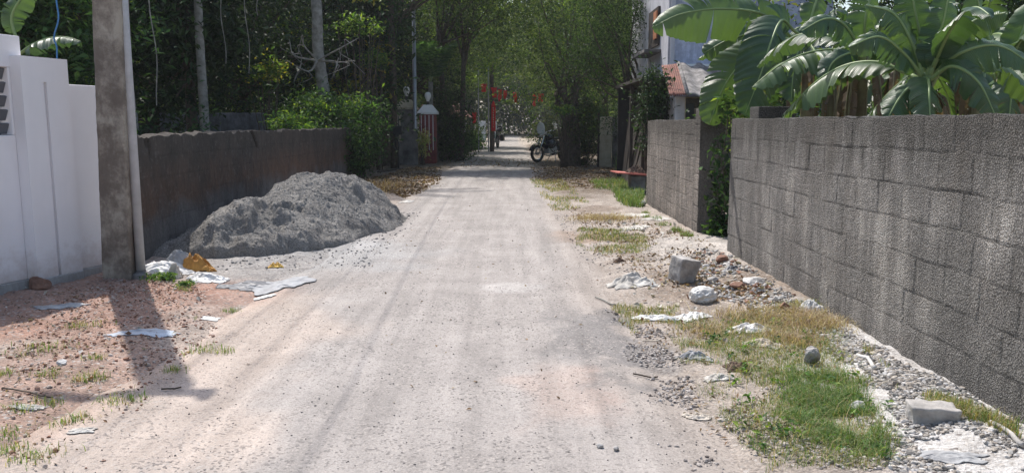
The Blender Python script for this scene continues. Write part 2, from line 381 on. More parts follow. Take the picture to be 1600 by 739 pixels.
PAL = {
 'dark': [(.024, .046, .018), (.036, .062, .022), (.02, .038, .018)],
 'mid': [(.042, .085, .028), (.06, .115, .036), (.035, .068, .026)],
 'sun': [(.12, .17, .06), (.16, .2, .085), (.09, .14, .05), (.14, .2, .06)],  # brighter greens, sunlit look of lane and far crowns put into colour
 'lush': [(.06, .135, .045), (.085, .17, .055), (.045, .1, .038)],
 'lime': [(.16, .27, .05), (.1, .2, .04), (.22, .3, .06)],
 'olive': [(.09, .12, .04), (.07, .1, .035), (.12, .13, .05)],
 'cream': [(.5, .48, .22), (.3, .36, .12), (.6, .55, .3)],
 'yellow': [(.35, .3, .05), (.2, .26, .05)],
 'dry': [(.2, .12, .07), (.3, .2, .12), (.12, .08, .05), (.38, .3, .2)],
}
def leaves(geo, C, size, pal, rng, aspect=.42, droop=.25, jit=.35):
    n = len(C)
    if n == 0: return
    az = rng.uniform(0, 2 * math.pi, n); el = rng.normal(-droop, .5, n)
    d = np.stack([np.cos(az) * np.cos(el), np.sin(az) * np.cos(el), np.sin(el)], 1)
    up = rng.normal(0, .45, (n, 3)) + np.array((0, 0, 1.))
    s = np.cross(d, up); s /= np.linalg.norm(s, axis=1)[:, None] + 1e-9; nn = np.cross(s, d)
    L = size * rng.uniform(1 - jit, 1 + jit, n)[:, None]; W = L * aspect
    b = C - d * L * .5; tip = C + d * L * .5 - nn * L * .12
    l = C - d * L * .06 + s * W * .5 + nn * W * .14; r = C - d * L * .06 - s * W * .5 + nn * W * .14
    V = np.stack([b, l, tip, r], 1).reshape(-1, 3); i = np.arange(n)[:, None] * 4
    T = np.vstack([i + (0, 2, 1), i + (0, 3, 2)])
    P = np.array([c for p_ in (pal if isinstance(pal, (list, tuple)) else [pal]) for c in PAL[p_]])
    c = P[rng.integers(0, len(P), n)] * rng.uniform(.65, 1.15, (n, 1))
    geo.add(V, T=T, col=np.repeat(c, 4, 0))
def crown(geo, c, rad, nclump, nleaf, size, pal, rng, clump=.42, hollow=.45, accent=None, zflat=.7):
    c = np.array(c); rad = np.array(rad)
    u = rng.normal(size=(nclump, 3)); u /= np.linalg.norm(u, axis=1)[:, None]
    r = rng.uniform(hollow ** 2, 1, nclump) ** .5
    K = c + u * r[:, None] * rad * (1 + .22 * rng.normal(size=(nclump, 1)))
    for k in K:
        m = max(4, int(nleaf * rng.uniform(.4, 1.6)))
        q = k + rng.normal(size=(m, 3)) * clump * np.array((1, 1, zflat)) * rng.uniform(.6, 1.3)
        pp = pal
        if accent and rng.random() < .12: pp = accent
        leaves(geo, q, size, pp, rng)
    return K
def make_tree(name, label, x, y, th, tr, cc, cr, nclump=90, nleaf=110, size=.11, pal='mid', seed=1, group=None, cat='tree',
              clump=.42, bark='bark', limbs=14, accent=None, lean=(0, 0), stems=1, hollow=.45, lm='leaf'):
    rng = np.random.default_rng(seed)
    t = empty(name, (x, y, 0), label, cat, group)
    g = Geo(); K = crown(g, cc, cr, nclump, nleaf, size, pal, rng, clump, hollow, accent)
    tg = Geo()
    top = np.array((lean[0], lean[1], th))
    for sI in range(stems):
        off = np.array((rng.normal() * .12, rng.normal() * .12, 0)) * (stems > 1)
        tp = top + (rng.normal(size=3) * (.35, .35, .2) if stems > 1 else 0)
        mid = (off + tp) / 2 + rng.normal(size=3) * (.12, .12, 0)
        tg.tube([off + (0, 0, -.1), off + (0, 0, .15), mid, tp], [tr * 1.5, tr * 1.1, tr * .85, tr * .6], 9, smooth=5)
        for k in K[rng.permutation(len(K))[:max(3, limbs // stems)]]:
            m1 = tp * .55 + k * .45 + rng.normal(size=3) * .2
            tg.tube([tp - (0, 0, rng.uniform(0, .25) * th), m1, k], [tr * .4, tr * .22, tr * .07], 5, smooth=3)
    tg.build('trunk', bark, t, smooth=True)
    g.build('crown', lm, t)
    return t

def rock_geo(geo, c, size, seed, sub=1, flat=.7, col=None):
    pass
_ico = {}
def ico(sub):
    if sub not in _ico:
        bm = bmesh.new(); bmesh.ops.create_icosphere(bm, subdivisions=sub, radius=1)
        bm.verts.ensure_lookup_table()
        _ico[sub] = (np.array([v.co[:] for v in bm.verts]), np.array([[v.index for v in f.verts] for f in bm.faces])); bm.free()
    return _ico[sub]
def rock_verts(seed, sub=2, ang=.35, dims=(1, 1, .7)):
    V, T = ico(sub); rng = np.random.default_rng(seed)
    V = V.copy()
    for _ in range(9):                                   # plane cuts give facets
        n = rng.normal(size=3); n /= np.linalg.norm(n); d = rng.uniform(.55, .85)
        ex = V @ n - d; V = V - np.clip(ex, 0, None)[:, None] * n
    V = V * (1 + .12 * fbm(V[:, 0] * 3 + seed, V[:, 1] * 3, V[:, 2] * 3, 3, seed)[:, None])
    return V * np.array(dims), T
def pebbles(name, pts, sizes, mat, label, cat, seed=0, cols=None, gname='gz'):
    rng = np.random.default_rng(seed); g = Geo(); var = []
    for i in range(14):
        v_, t_ = rock_verts(seed * 20 + i, 1, dims=(1, .8, .6)); q_ = rng.normal(0, .45, 2); var.append((v_ @ np.array(Matrix.Rotation(q_[0], 3, 'X') @ Matrix.Rotation(q_[1], 3, 'Y')).T, t_))
    n = len(pts); which = rng.integers(0, 14, n)
    for k in range(14):
        idx = np.where(which == k)[0]
        if not len(idx): continue
        V, T = var[k]; a = rng.uniform(0, 2 * math.pi, len(idx)); ca, sa = np.cos(a), np.sin(a)
        S = sizes[idx][:, None]
        X = (V[:, 0] * ca[:, None] - V[:, 1] * sa[:, None]) * S; Y = (V[:, 0] * sa[:, None] + V[:, 1] * ca[:, None]) * S * rng.uniform(.6, 1, (len(idx), 1))
        Z = V[:, 2][None] * S * rng.uniform(.7, 1.1, (len(idx), 1))
        P = np.stack([X + pts[idx, 0:1], Y + pts[idx, 1:2], Z + pts[idx, 2:3] + S * .25], -1)
        TT = T[None] + (np.arange(len(idx)) * len(V))[:, None, None]
        cc = None
        if cols is not None:
            cc = np.array(cols)[rng.integers(0, len(cols), len(idx))] * rng.uniform(.7, 1.2, (len(idx), 1)); cc = np.repeat(cc, len(V), 0)
        g.add(P.reshape(-1, 3), T=TT.reshape(-1, 3), col=cc)
    o = g.build(name, mat); tag(o, label, cat, kind='stuff'); return o
mm, nt_, p_, o_ = new_mat('loose_stone'); nt_.links.new(mix(nt_, .4, attr(nt_, 'lc'), ramp(nt_, tex_noise(nt_, vec_obj(nt_), 90, 4, .7), [(.3, .25), (.7, .8)]), 'OVERLAY'), p_.inputs['Base Color']); p_.inputs['Roughness'].default_value = .95
M['pebble'] = mm
def place(g, name, mat, origin, **k):
    o_ = np.array(origin, float); g.V = [v - o_ for v in g.V]
    return g.build(name, mat, loc=tuple(o_), **k)
def part(g, name, mat, parent, **k):            # geometry given in world coordinates, parent is an unrotated empty or a part of one
    b = parent
    o_ = np.zeros(3)
    while b is not None: o_ += np.array(b.location); b = b.parent
    g.V = [v - o_ for v in g.V]
    return g.build(name, mat, parent, **k)

# ---------------- ground and road ----------------
RX0, RX1 = -2.1, 0.8
def road_out(x, y):
    e0 = RX0 + .22 * fbm(y * .9, 3.1, 0, 4, 5) - .25 * sst(7, 3, y); e1 = RX1 + .16 * fbm(y * 1.1, 7.7, 0, 4, 6) + .15 * sst(5, 3, y)
    return np.maximum(e0 - x, x - e1)
def gz(x, y):
    x = np.asarray(x, float); y = np.asarray(y, float)
    m = sst(-.05, .45, road_out(x, y))
    z = -.03 + m * (.034 + .03 * fbm(x * 1.7, y * 1.7, 0, 3, 11) + .02 * fbm(x * 8, y * 8, 0, 3, 12) + .008 * fbm(x * 30, y * 30, 0, 2, 13))
    z = z + .06 * sst(1.5, 2.4, x) * sst(14, 10, y) * m
    return z
def rz(x, y):
    d = road_out(x, y)
    return .004 + .012 * (1 - ((np.asarray(x) + .65) / 1.5) ** 2) - .03 * sst(-.15, .1, d) + .003 * fbm(np.asarray(x) * 3, np.asarray(y) * 3, 0, 3, 40)
def blob(x, y, cx, cy, rx, ry, n=.35, s=1.6, seed=0):
    d = ((x - cx) / rx) ** 2 + ((y - cy) / ry) ** 2
    return sst(1.15, .55, np.sqrt(d) + n * fbm(x * s, y * s, 0, 4, seed + 50))
def gcol(x, y):
    x = np.asarray(x, float); y = np.asarray(y, float)
    def L(a, b, t): return a * (1 - t[..., None]) + np.array(b) * t[..., None]
    c = np.broadcast_to(np.array((.37, .325, .29)), x.shape + (3,)).copy()
    left = sst(-1.7, -2.4, x)
    c = L(c, (.42, .335, .28), left * (.35 + .5 * sst(-.2, .3, fbm(x * .8, y * .8, 0, 4, 21))))
    c = L(c, (.36, .2, .145), blob(x, y, -3.9, 6.6, 1.5, 1.5, .6, 1.5, 1) * .7)
    c = L(c, (.36, .2, .15), blob(x, y, -2.5, 7.2, .9, .6, .7, 3, 2) * .5)
    c = L(c, (.34, .19, .14), blob(x, y, -2.9, 4.6, 1.0, 1.2, .9, 2.3, 3) * .45)
    c = L(c, (.33, .32, .31), blob(x, y, -2.3, 9.0, 1.5, 1.6, .35, 1.4, 4) * .8)
    c = L(c, (.3, .295, .29), blob(x, y, -2.6, 11, 1.3, 2.9, .2, 1.4, 4) * .8)
    right = sst(.75, 1.2, x)
    c = L(c, (.4, .345, .3), right * .8)
    c = L(c, (.22, .17, .13), right * sst(.0, .35, fbm(x * 1.3, y * 1.3, 0, 4, 24)) * .7)
    c = L(c, (.6, .585, .57), blob(x, y, 2.2, 4.1, .55, 2.3, .5, 3, 5) * .9)
    c = L(c, (.5, .46, .42), blob(x, y, 2.2, 9.3, .7, 1.2, .4, 2, 6) * .8)
    c = L(c, (.29, .2, .14), blob(x, y, .95, 10.6, .6, .7, .6, 3, 7) * .6)
    c = L(c, (.5, .26, .18), blob(x, y, .28, 4.3, .35, .6, .7, 4, 8) * .45)
    c = L(c, (.19, .18, .175), blob(x, y, .62, 5.4, .4, .9, .9, 5, 9) * .75)
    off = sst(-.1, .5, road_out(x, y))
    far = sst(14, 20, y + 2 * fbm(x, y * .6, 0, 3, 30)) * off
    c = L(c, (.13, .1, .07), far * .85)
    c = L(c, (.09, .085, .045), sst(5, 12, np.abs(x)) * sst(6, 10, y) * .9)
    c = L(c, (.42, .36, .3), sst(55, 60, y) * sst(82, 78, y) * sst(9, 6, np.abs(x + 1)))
    return c
def axis(parts): return np.unique(np.concatenate(parts))
xs = axis([np.linspace(-400, -40, 14), np.linspace(-40, -8, 34), np.linspace(-8, -5, 20), np.arange(-5, 2.9, .028), np.linspace(2.9, 6, 20), np.linspace(6, 40, 34), np.linspace(40, 400, 14)])
ys = axis([np.linspace(-300, -4, 16), np.linspace(-4, 2.6, 24), np.arange(2.6, 12, .028), np.arange(12, 24, .06), np.linspace(24, 60, 90), np.linspace(60, 130, 50), np.linspace(130, 700, 14)])
X, Y = np.meshgrid(xs, ys, indexing='ij')
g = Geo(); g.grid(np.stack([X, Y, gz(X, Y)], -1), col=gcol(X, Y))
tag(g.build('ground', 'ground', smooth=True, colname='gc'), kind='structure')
xs = np.linspace(-2.75, 1.3, 140); ys = axis([np.linspace(-12, 2.5, 12), np.arange(2.5, 14, .035), np.arange(14, 30, .12), np.linspace(30, 130, 110)])
X, Y = np.meshgrid(xs, ys, indexing='ij')
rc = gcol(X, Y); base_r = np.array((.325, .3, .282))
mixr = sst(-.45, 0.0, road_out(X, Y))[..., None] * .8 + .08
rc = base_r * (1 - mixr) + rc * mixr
for bb, cc, aa in ((blob(X, Y, .28, 4.3, .3, .5, .8, 4, 8), (.5, .33, .25), .18), (blob(X, Y, .62, 5.5, .4, .9, .9, 5, 9), (.2, .19, .185), .65),
                   (blob(X, Y, -2.0, 9.2, 1.3, 1.3, .5, 1.6, 4), (.35, .345, .34), .75), (blob(X, Y, -1.9, 5, .8, 2.2, .7, 1.6, 14), (.5, .4, .33), .5),
                   (blob(X, Y, .0, 7.2, .35, .25, .6, 5, 15), (.56, .54, .52), .3)):
    rc = rc * (1 - bb[..., None] * aa) + np.array(cc) * bb[..., None] * aa
# dark tyre worn lanes
lane = np.exp(-((X + 1.35 + .06 * fbm(Y * .4, 1)) / .22) ** 2) + np.exp(-((X - .05 + .06 * fbm(Y * .4, 9)) / .22) ** 2)
rc = rc * (1 + .06 * lane[..., None])
g = Geo(); g.grid(np.stack([X, Y, rz(X, Y)], -1), col=rc)
tag(g.build('road', 'road', smooth=True, colname='gc'), kind='structure')
def hz(x, y):
    return np.maximum(gz(x, y), np.where((np.asarray(x) > -2.75) & (np.asarray(x) < 1.3), rz(x, y), -1))

# ---------------- block walls ----------------
def rough_wall(name, mat, x0, y0, x1, y1, thick, H, label, cat, res=.012, course=.215, blen=.34, seed=1, groove=.007, grain=.0035,
               side=-1, wave=.0, cap=None, mortar_amt=.55, top_rough=.01, near=None, cracks=None, parent=None):
    L = math.hypot(x1 - x0, y1 - y0); u = (x1 - x0) / L, (y1 - y0) / L; nrm = np.array((u[1], -u[0])) * side   # outward of the seen face
    if near is None: s = np.linspace(0, L, int(L / res) + 1)
    else: s = axis([np.linspace(0, near, int(near / .06) + 2), np.linspace(near, L, int((L - near) / res))])
    zf = np.linspace(-.1, H, int((H + .1) / res)); tt = np.linspace(0, thick, max(4, int(thick / .025)))[1:]
    zb = np.linspace(H, -.1, 8)[1:]
    off = np.concatenate([np.zeros(len(zf)), tt, np.full(len(zb), thick)]); zz = np.concatenate([zf, np.full(len(tt), H), zb])
    nx = np.concatenate([np.ones(len(zf)), np.zeros(len(tt)), -np.ones(len(zb))]); nz = np.concatenate([np.zeros(len(zf)), np.ones(len(tt)), np.zeros(len(zb))])
    S, O = np.meshgrid(s, off, indexing='ij'); Z = np.broadcast_to(zz, S.shape); NX = np.broadcast_to(nx, S.shape); NZ = np.broadcast_to(nz, S.shape)
    row = np.floor((H - Z + .02 * fbm(S * 1.1, Z * 0, 0, 4, seed)) / course); rng = np.random.default_rng(seed)
    rr = np.mod(row, 997).astype(int); jo = rng.uniform(0, blen, 1000)[rr] * .5 + (rr % 2) * blen * .5
    fz = np.mod((H - Z + .02 * fbm(S * 1.1, Z * 0, 0, 4, seed)) / course, 1) * course
    dz = np.minimum(fz, course - fz)
    warp = .015 * fbm(S * 8, Z * 8, 0, 2, seed + 3)
    jn = sst(-.25, .3, fbm(S * 3, Z * 5, 0, 4, seed + 8))
    hline = dz < .014
    jn = np.where(hline, np.clip(jn + .22, 0, 1), jn)
    bi = np.floor((S + jo + warp) / blen); fs = np.mod((S + jo + warp) / blen, 1) * blen; ds = np.minimum(fs, blen - fs)
    jd = np.minimum(dz, ds)
    gm = sst(.015, .003, jd + .005 * fbm(S * 30, Z * 30, 0, 2, seed)) * np.where(np.abs(NX) > 0, 1, 0) * np.clip(jn + .15, 0, 1) * (NX > 0)
    bo = (_hash(bi, row, row * 0, seed) - .5) * .004
    g1 = fbm(S * 42, Z * 42, O * 42, 2, seed + 1); g2 = fbm(S * 22, Z * 22, O * 22, 3, seed + 2)
    D = bo * (NX > 0) - gm * groove + grain * g1 + grain * 1.2 * g2 + wave * fbm(S * 1.5, Z * 1.5, 0, 3, seed + 4)
    D = D + np.where(NZ > 0, top_rough * fbm(S * 9, O * 9, 0, 4, seed + 6), 0)
    edge = np.exp(-((Z - H) / .02) ** 2)
    topn = (top_rough * 1.6 * fbm(S * 6, O * 5, 0, 4, seed + 7) + .012 * fbm(S * .8, 3, 0, 2, seed + 17)) * edge
    if cracks is not None:
        ck = cracks(S, Z); D = D - ck * .05 * (NX > 0); topn = topn - ck * .03 * edge
    bx = x0 + u[0] * S - nrm[0] * O * 1; by = y0 + u[1] * S - nrm[1] * O * 1
    Xp = bx + nrm[0] * D * NX; Yp = by + nrm[1] * D * NX; Zp = Z + D * NZ + topn
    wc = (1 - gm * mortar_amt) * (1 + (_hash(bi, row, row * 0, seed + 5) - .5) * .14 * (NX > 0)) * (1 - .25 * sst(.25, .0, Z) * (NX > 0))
    if cracks is not None: wc = wc * (1 - .6 * ck)
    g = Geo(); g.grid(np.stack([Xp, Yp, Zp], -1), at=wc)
    for k, sg in ((0, 1), (-1, -1)):                      # end faces, roughened
        A = np.stack([Xp[k], Yp[k], Zp[k]], -1); nF = len(zf); 
        zi = np.linspace(0, nF - 1, min(nF, 90)).astype(int)
        F = A[:nF][zi]; B = np.stack([F[:, 0] * 0 + bx[k, -1], F[:, 0] * 0 + by[k, -1], F[:, 2]], -1)
        w_ = np.linspace(0, 1, 12)[None, :, None]; P = F[:, None] * (1 - w_) + B[:, None] * w_
        dd = (.004 * fbm(P[..., 0] * 60, P[..., 1] * 60, P[..., 2] * 60, 2, seed)) * -sg
        dd[:, 0] = 0; dd[:, -1] = 0
        P = P + dd[..., None] * np.array((u[0], u[1], 0))
        g.grid(P, at=np.full(P.shape[:2], .9))
    o = part(g, name, mat, parent, smooth=False) if parent is not None else place(g, name, mat, (x0, y0, 0))
    if parent is None: tag(o, label, cat)
    return o
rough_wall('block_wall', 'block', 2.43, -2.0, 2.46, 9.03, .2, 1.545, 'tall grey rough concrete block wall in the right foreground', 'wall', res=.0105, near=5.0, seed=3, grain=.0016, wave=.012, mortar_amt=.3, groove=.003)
t = empty('gate_post', (2.7, 8.95, 0), 'square concrete post rising just above the near end of the foreground block wall', 'post')
g = Geo().box(2.665, 3.05, 8.72, 9.03, -.1, 1.53); part(g, 'shaft', 'block', t, bevel=.01).data.attributes.new('wc', 'FLOAT', 'POINT').data.foreach_set('value', [.9] * 8)
g = Geo().box(2.655, 3.06, 8.71, 9.04, 1.533, 1.68); part(g, 'cap', 'block', t, bevel=.012).data.attributes.new('wc', 'FLOAT', 'POINT').data.foreach_set('value', [.9] * 8)
t = empty('streaked_wall', (2.46, 10.6, 0), 'shorter concrete block wall with dark vertical streaks beyond the vine gap', 'wall')
rough_wall('wall_panel', 'block2', 2.47, 10.86, 2.54, 15.1, .18, 1.55, '', '', res=.013, seed=8, wave=.01, mortar_amt=.25, groove=.003, parent=t)
o = rough_wall('end_post', 'block2', 2.46, 10.56, 2.463, 10.86, .33, 1.70, '', '', res=.012, seed=12, wave=.004, blen=.9, mortar_amt=.3, parent=t)
def crk(S, Z):
    a = np.exp(-((S - .72 - .05 * fbm(Z * 6, 1, 0, 3, 4)) / .02) ** 2) * sst(1.05, 1.2, Z); b = np.exp(-((S - .62 - (1.37 - Z) * .25) / .03) ** 2) * sst(1.18, 1.3, Z)
    c = np.exp(-((S - 4.3 - (1.37 - Z) * 1.1 - .04 * fbm(Z * 9, 1, 0, 3, 4)) / .04) ** 2) * sst(1.08, 1.15, Z)
    return np.clip(a + b + c, 0, 1)
rough_wall('old_wall', 'oldwall', -4.02, 8.25, -4.12, 20.6, .18, 1.37, 'low mouldy brown and black wall behind the sand pile', 'wall', res=.018, side=1, seed=21, course=.24, groove=.004, grain=.002, wave=.025, mortar_amt=.15, top_rough=.025, cracks=crk)
g = Geo().box(-9.6, -5.3, 22.0, 22.2, -.1, 1.78); place(g, 'blue_grey_wall', 'blue_wall', (-7.5, 22.1, 0), bevel=.02); tag(bpy.data.objects['blue_grey_wall'], 'blue grey plastered cross wall behind the low brown wall', 'wall')
g = Geo().box(-12, -9.62, 21.5, 21.68, -.1, 1.62); o = place(g, 'brown_wall', 'oldwall', (-10.5, 21.6, 0), bevel=.02); tag(o, 'short dark brown wall beside the blue grey wall, under the trees', 'wall')
o.data.attributes.new('wc', 'FLOAT', 'POINT').data.foreach_set('value', [.8] * 8)

# ---------------- white boundary wall on the left ----------------
ux = np.array((.31, .95)); ux /= np.linalg.norm(ux)
W0 = (-4.46, 6.82)
t = empty('white_boundary_wall', (W0[0], W0[1], 0), 'freshly painted white stepped boundary wall with louvred opening at the left edge', 'wall')
ang = math.atan2(ux[1], ux[0])
t.rotation_euler = (0, 0, ang)        # local x runs along the wall, local -y faces the lane
def wb(name, mat, x0, x1, y0, y1, z0, z1, bev=.008, parent=t):
    return Geo().box(x0, x1, y0, y1, z0, z1).build(name, mat, parent, bevel=bev)
wb('lower_panel', 'whitewall', -2.5, .379, .1, .3, .09, 1.395)
wb('upper_panel', 'whitewall', -2.5, .5, .1, .3, 1.99, 2.27)
wb('jamb', 'whitewall', .35, .379, .1, .3, 1.396, 1.989)
wb('jamb', 'whitewall', -2.5, -1.5, .1, .3, 1.396, 1.989)
gg = Geo()
gg.box(.38, .6, -.02, .28, .09, 2.09); gg.box(.635, .88, -.02, .28, .09, 2.09); gg.box(.6, .635, -.02, .28, 1.87, 2.09); gg.box(.6, .635, .01, .28, .09, 1.87)
gg.build('grooved_pier', 'whitewall', t)
wb('end_panel', 'whitewall', .88, 1.25, .03, .25, .09, 1.865)
wb('plinth', 'grey_plinth', -2.5, .38, .085, .32, -.1, .09, .01)
wb('plinth', 'grey_plinth', .38, .88, -.035, .3, -.1, .09, .01)
wb('plinth', 'grey_plinth', .88, 1.25, .015, .27, -.1, .09, .01)
for i in range(5):
    m4 = Matrix.Translation((0, .16, 1.455 + i * .12)) @ Matrix.Rotation(R(-66), 4, 'X')
    Geo().box(-1.5, .349, -.05, .05, -.012, .012, m4).build('louvre_slat', 'slat', t, bevel=.003)
for k, xx in enumerate((-.9, -.35, .31)): Geo().box(xx, xx + .025, .22, .245, 1.396, 1.989).build('louvre_bar', 'slat', t)

# ---------------- concrete pole, steel pipe, wires ----------------
t = empty('electric_pole', (-3.81, 7.68, 0), 'thick weathered square concrete electric pole beside the white wall', 'pole')
nz_ = 150; H = 5.75
zz = np.linspace(-.2, H, nz_); ring = []
prof = []
for a, b in ((-1, -1), (1, -1), (1, 1), (-1, 1)):
    for th in np.linspace(0, math.pi / 2, 4):
        base_a = {(-1, -1): math.pi, (1, -1): 1.5 * math.pi, (1, 1): 0, (-1, 1): .5 * math.pi}[(a, b)]
        prof.append((a * .86 + .14 * math.cos(base_a + th), b * .86 + .14 * math.sin(base_a + th)))
prof = np.array(prof); pr = []
for i in range(len(prof)):
    p0, p1 = prof[i], prof[(i + 1) % len(prof)]; n_ = 10 if np.linalg.norm(p1 - p0) > .5 else 1
    for k in range(n_): pr.append(p0 + (p1 - p0) * k / n_)
pr = np.array(pr + [pr[0]])
hw = .138 - .012 * zz / 3; hd = .11 - .008 * zz / 3; lean = .028 * zz
PX = pr[:, 0][None] * hw[:, None]; PY = pr[:, 1][None] * hd[:, None]; PZ = np.broadcast_to(zz[:, None], PX.shape)
dn = 1 + .03 * fbm(PX * 9, PY * 9 + 3, PZ * 9, 4, 3) + .02 * fbm(PX * 40, PY * 40, PZ * 40, 2, 4) - .05 * sst(.35, .6, fbm(PX * 4, PY * 4, PZ * 4, 3, 8))
PXX = PX * dn + lean[:, None]; g = Geo(); g.grid(np.stack([PXX, PY * dn, PZ], -1))
g.add(np.array([(-.1 + lean[-1], -.08, H), (.1 + lean[-1], -.08, H), (.1 + lean[-1], .08, H), (-.1 + lean[-1], .08, H)]), Q=[(0, 1, 2, 3)])
g.build('shaft', 'pole', t, smooth=True)
Geo().box(-.5, .5, -.19, -.12, 5.5, 5.6).build('crossarm', 'metal', t, bevel=.005)
wx = (-.42, .02, .42, 1.1)
for x_ in wx[:3]: Geo().lathe([(.0, 5.6), (.015, 5.6), (.015, 5.64), (.045, 5.65), (.03, 5.68), (.045, 5.7), (.028, 5.76), (0, 5.77)], 12, (x_, -.155, 0)).build('insulator', 'glass_white', t, smooth=True)
t = empty('steel_pipe', (-3.62, 7.68, 0), 'thin grey steel pipe standing against the right side of the concrete pole', 'pipe')
Geo().tube([(0, 0, -.1), (0, 0, 5.2)], .043, 20).build('tube', 'pipe', t, smooth=True)
Geo().lathe([(0, 0), (.09, 0), (.09, .05), (.05, .07), (.045, .09), (.0, .09)], 18).build('footing', 'conc_dark', t, smooth=False)
Geo().box(-.35, .05, -.05, -.044, 2.9, 2.93).build('clamp', 'metal', t)
P2 = AT(650, 258, 29.2)[0]
for i, x_ in enumerate(wx):
    a = np.array((-3.72 + x_, 7.5, 5.76)); b = np.array((P2 + x_ * .25, 29.2, 6.3)); c = np.array((-3.0 + x_, -22, 5.4))
    pts = [c + (a - c) * k - np.array((0, 0, .5 * 4 * k * (1 - k))) for k in np.linspace(0, 1, 16)] + [a + (b - a) * k - np.array((0, 0, .45 * 4 * k * (1 - k))) for k in np.linspace(0, 1, 16)][1:]
    o = place(Geo().tube(pts, .0045 if i != 3 else .0065, 6), 'power_line', 'black', tuple(a), smooth=True)
    tag(o, ('overhead wire farthest from the lane, on the left insulator of the concrete pole', 'overhead wire on the middle insulator of the concrete pole', 'overhead wire on the right insulator of the concrete pole', 'thicker overhead cable strung nearest the lane, clear of the concrete pole')[i], 'wire', 'overhead wires along the lane')

t = empty('street_pole', (P2, 29.2, 0), 'slim grey steel street pole in front of the gate pillars', 'pole')
Geo().tube([(0, 0, -.1), (0, 0, .5), (0, 0, 7)], [.085, .075, .06], 14).build('shaft', 'metal', t, smooth=True)
Geo().tube([(0, 0, 6.6), (.6, -.1, 6.9), (1.2, -.2, 6.95)], .025, 8).build('lamp_arm', 'metal', t, smooth=True)
Geo().box(1.1, 1.55, -.28, -.12, 6.9, 6.98).build('lamp_head', 'metal', t, bevel=.02)

# ---------------- sand pile ----------------
foot = np.array([(-4.3, 8.75), (-3.75, 8.9), (-3.35, 8.82), (-2.9, 8.95), (-2.35, 9.35), (-2.0, 10.3), (-1.72, 11.4), (-1.62, 12.3), (-1.85, 12.9), (-2.5, 13.5), (-4.3, 13.9)])
def sdist(X, Y, P):
    d = np.full(X.shape, 1e9); inside = np.zeros(X.shape, bool)
    for i in range(len(P)):
        a, b = P[i], P[(i + 1) % len(P)]; ab = b - a
        t_ = np.clip(((X - a[0]) * ab[0] + (Y - a[1]) * ab[1]) / (ab @ ab), 0, 1)
        d = np.minimum(d, np.hypot(X - a[0] - t_ * ab[0], Y - a[1] - t_ * ab[1]))
        c = ((a[1] > Y) != (b[1] > Y)) & (X < (b[0] - a[0]) * (Y - a[1]) / (b[1] - a[1] + 1e-12) + a[0]); inside ^= c
    return np.where(inside, d, -d)
xs = np.arange(-4.05, -1.4, .0125); ys = np.arange(8.6, 13.9, .0125)
X, Y = np.meshgrid(xs, ys, indexing='ij')
d = sdist(X, Y, foot) + .16 * fbm(X * 1.8, Y * 1.8, 0, 3, 31) + .05 * fbm(X * 7, Y * 7, 0, 3, 32)
hp = .12 + .66 * np.exp(-(((X + 2.85) / 1.0) ** 2 + ((Y - 11.5) / 1.15) ** 2)) + .4 * np.exp(-(((X + 3.3) / .65) ** 2 + ((Y - 9.7) / .8) ** 2)) + .34 * np.exp(-(((X + 2.15) / .55) ** 2 + ((Y - 12.3) / .7) ** 2))
hp = hp * (1 - .45 * sst(-3.45, -3.95, X))
steep = .1 + .5 * sst(9.2, 12, Y)
h = hp * np.clip(1 - np.exp(-np.clip(d, 0, 9) / (steep * .55)), 0, 1)
m_ = sst(0, .12, d)
rd = 1 - np.abs(fbm(X * 1.9, Y * 1.9, 0, 4, 36)) * 2
h = h + m_ * (.075 * fbm(X * 2.6, Y * 2.6, 0, 4, 33) + .05 * (rd - .6) + .035 * fbm(X * 9, Y * 9, 0, 4, 34) + .02 * fbm(X * 30, Y * 30, 0, 2, 35))
hol = sst(.12, .4, fbm(X * 2.3 + 4, Y * 1.5 + 2, 0, 3, 77)); h = h - .14 * hol * m_ * sst(.15, .35, hp)
lump = sst(.1, .3, fbm(X * 11, Y * 11, 0, 2, 38)); h = h + .016 * lump * m_
h = np.where(d > 0, np.maximum(h, .004), -.06) + hz(X, Y) * .5
h = np.where(d > 0, h, -.08)
g = Geo(); g.grid(np.stack([X, Y, h], -1)); o = place(g, 'sand_pile', 'sand', (-2.9, 11.2, 0), smooth=True)
ii = np.random.default_rng(4).permutation(np.argwhere(d > .03))[:9000]; PILE = np.stack([X[ii[:, 0], ii[:, 1]], Y[ii[:, 0], ii[:, 1]], h[ii[:, 0], ii[:, 1]]], 1)
tag(o, 'large heap of damp grey sand dumped against the low brown wall', 'sand pile')
# ---------------- house, shed, shelter on the right ----------------
t = empty('house', (3.74, 19.5, 0), 'two storey house with mouldy pale blue plaster behind the banana plants', 'house')
part(Geo().box(3.76, 7.6, 19.5, 25.5, -.1, 7.6), 'wall', 'house_blue', t, bevel=.01)
part(Geo().box(3.72, 3.755, 19.51, 25.5, -.1, 7.6), 'side_wall', 'house_white', t)
part(Geo().box(3.755, 3.86, 19.42, 19.497, -.1, 7.6), 'corner_pilaster', 'house_white', t)
part(Geo().box(3.3, 8.0, 19.2, 25.8, 7.6, 7.75), 'roof_slab', 'conc_dark', t)
part(Geo().box(3.3, 3.717, 20.4, 22.3, 3.25, 3.33), 'sunshade', 'conc_dark', t, bevel=.01)
wf = part(Geo().box(3.66, 3.717, 20.6, 22.0, 3.45, 4.4), 'window', 'wood_dark', t)
for k in range(1): part(Geo().box(3.62, 3.655, 20.64 + k * .66, 21.07 + k * .66, 3.62, 4.3), 'shutter', 'orange', wf)
part(Geo().box(4.3, 5.0, 19.44, 19.497, 5.0, 6.0), 'window', 'wood_dark', t)
part(Geo().box(3.9, 7.5, 18.9, 19.497, 2.78, 2.86), 'ledge', 'white_paint', t)
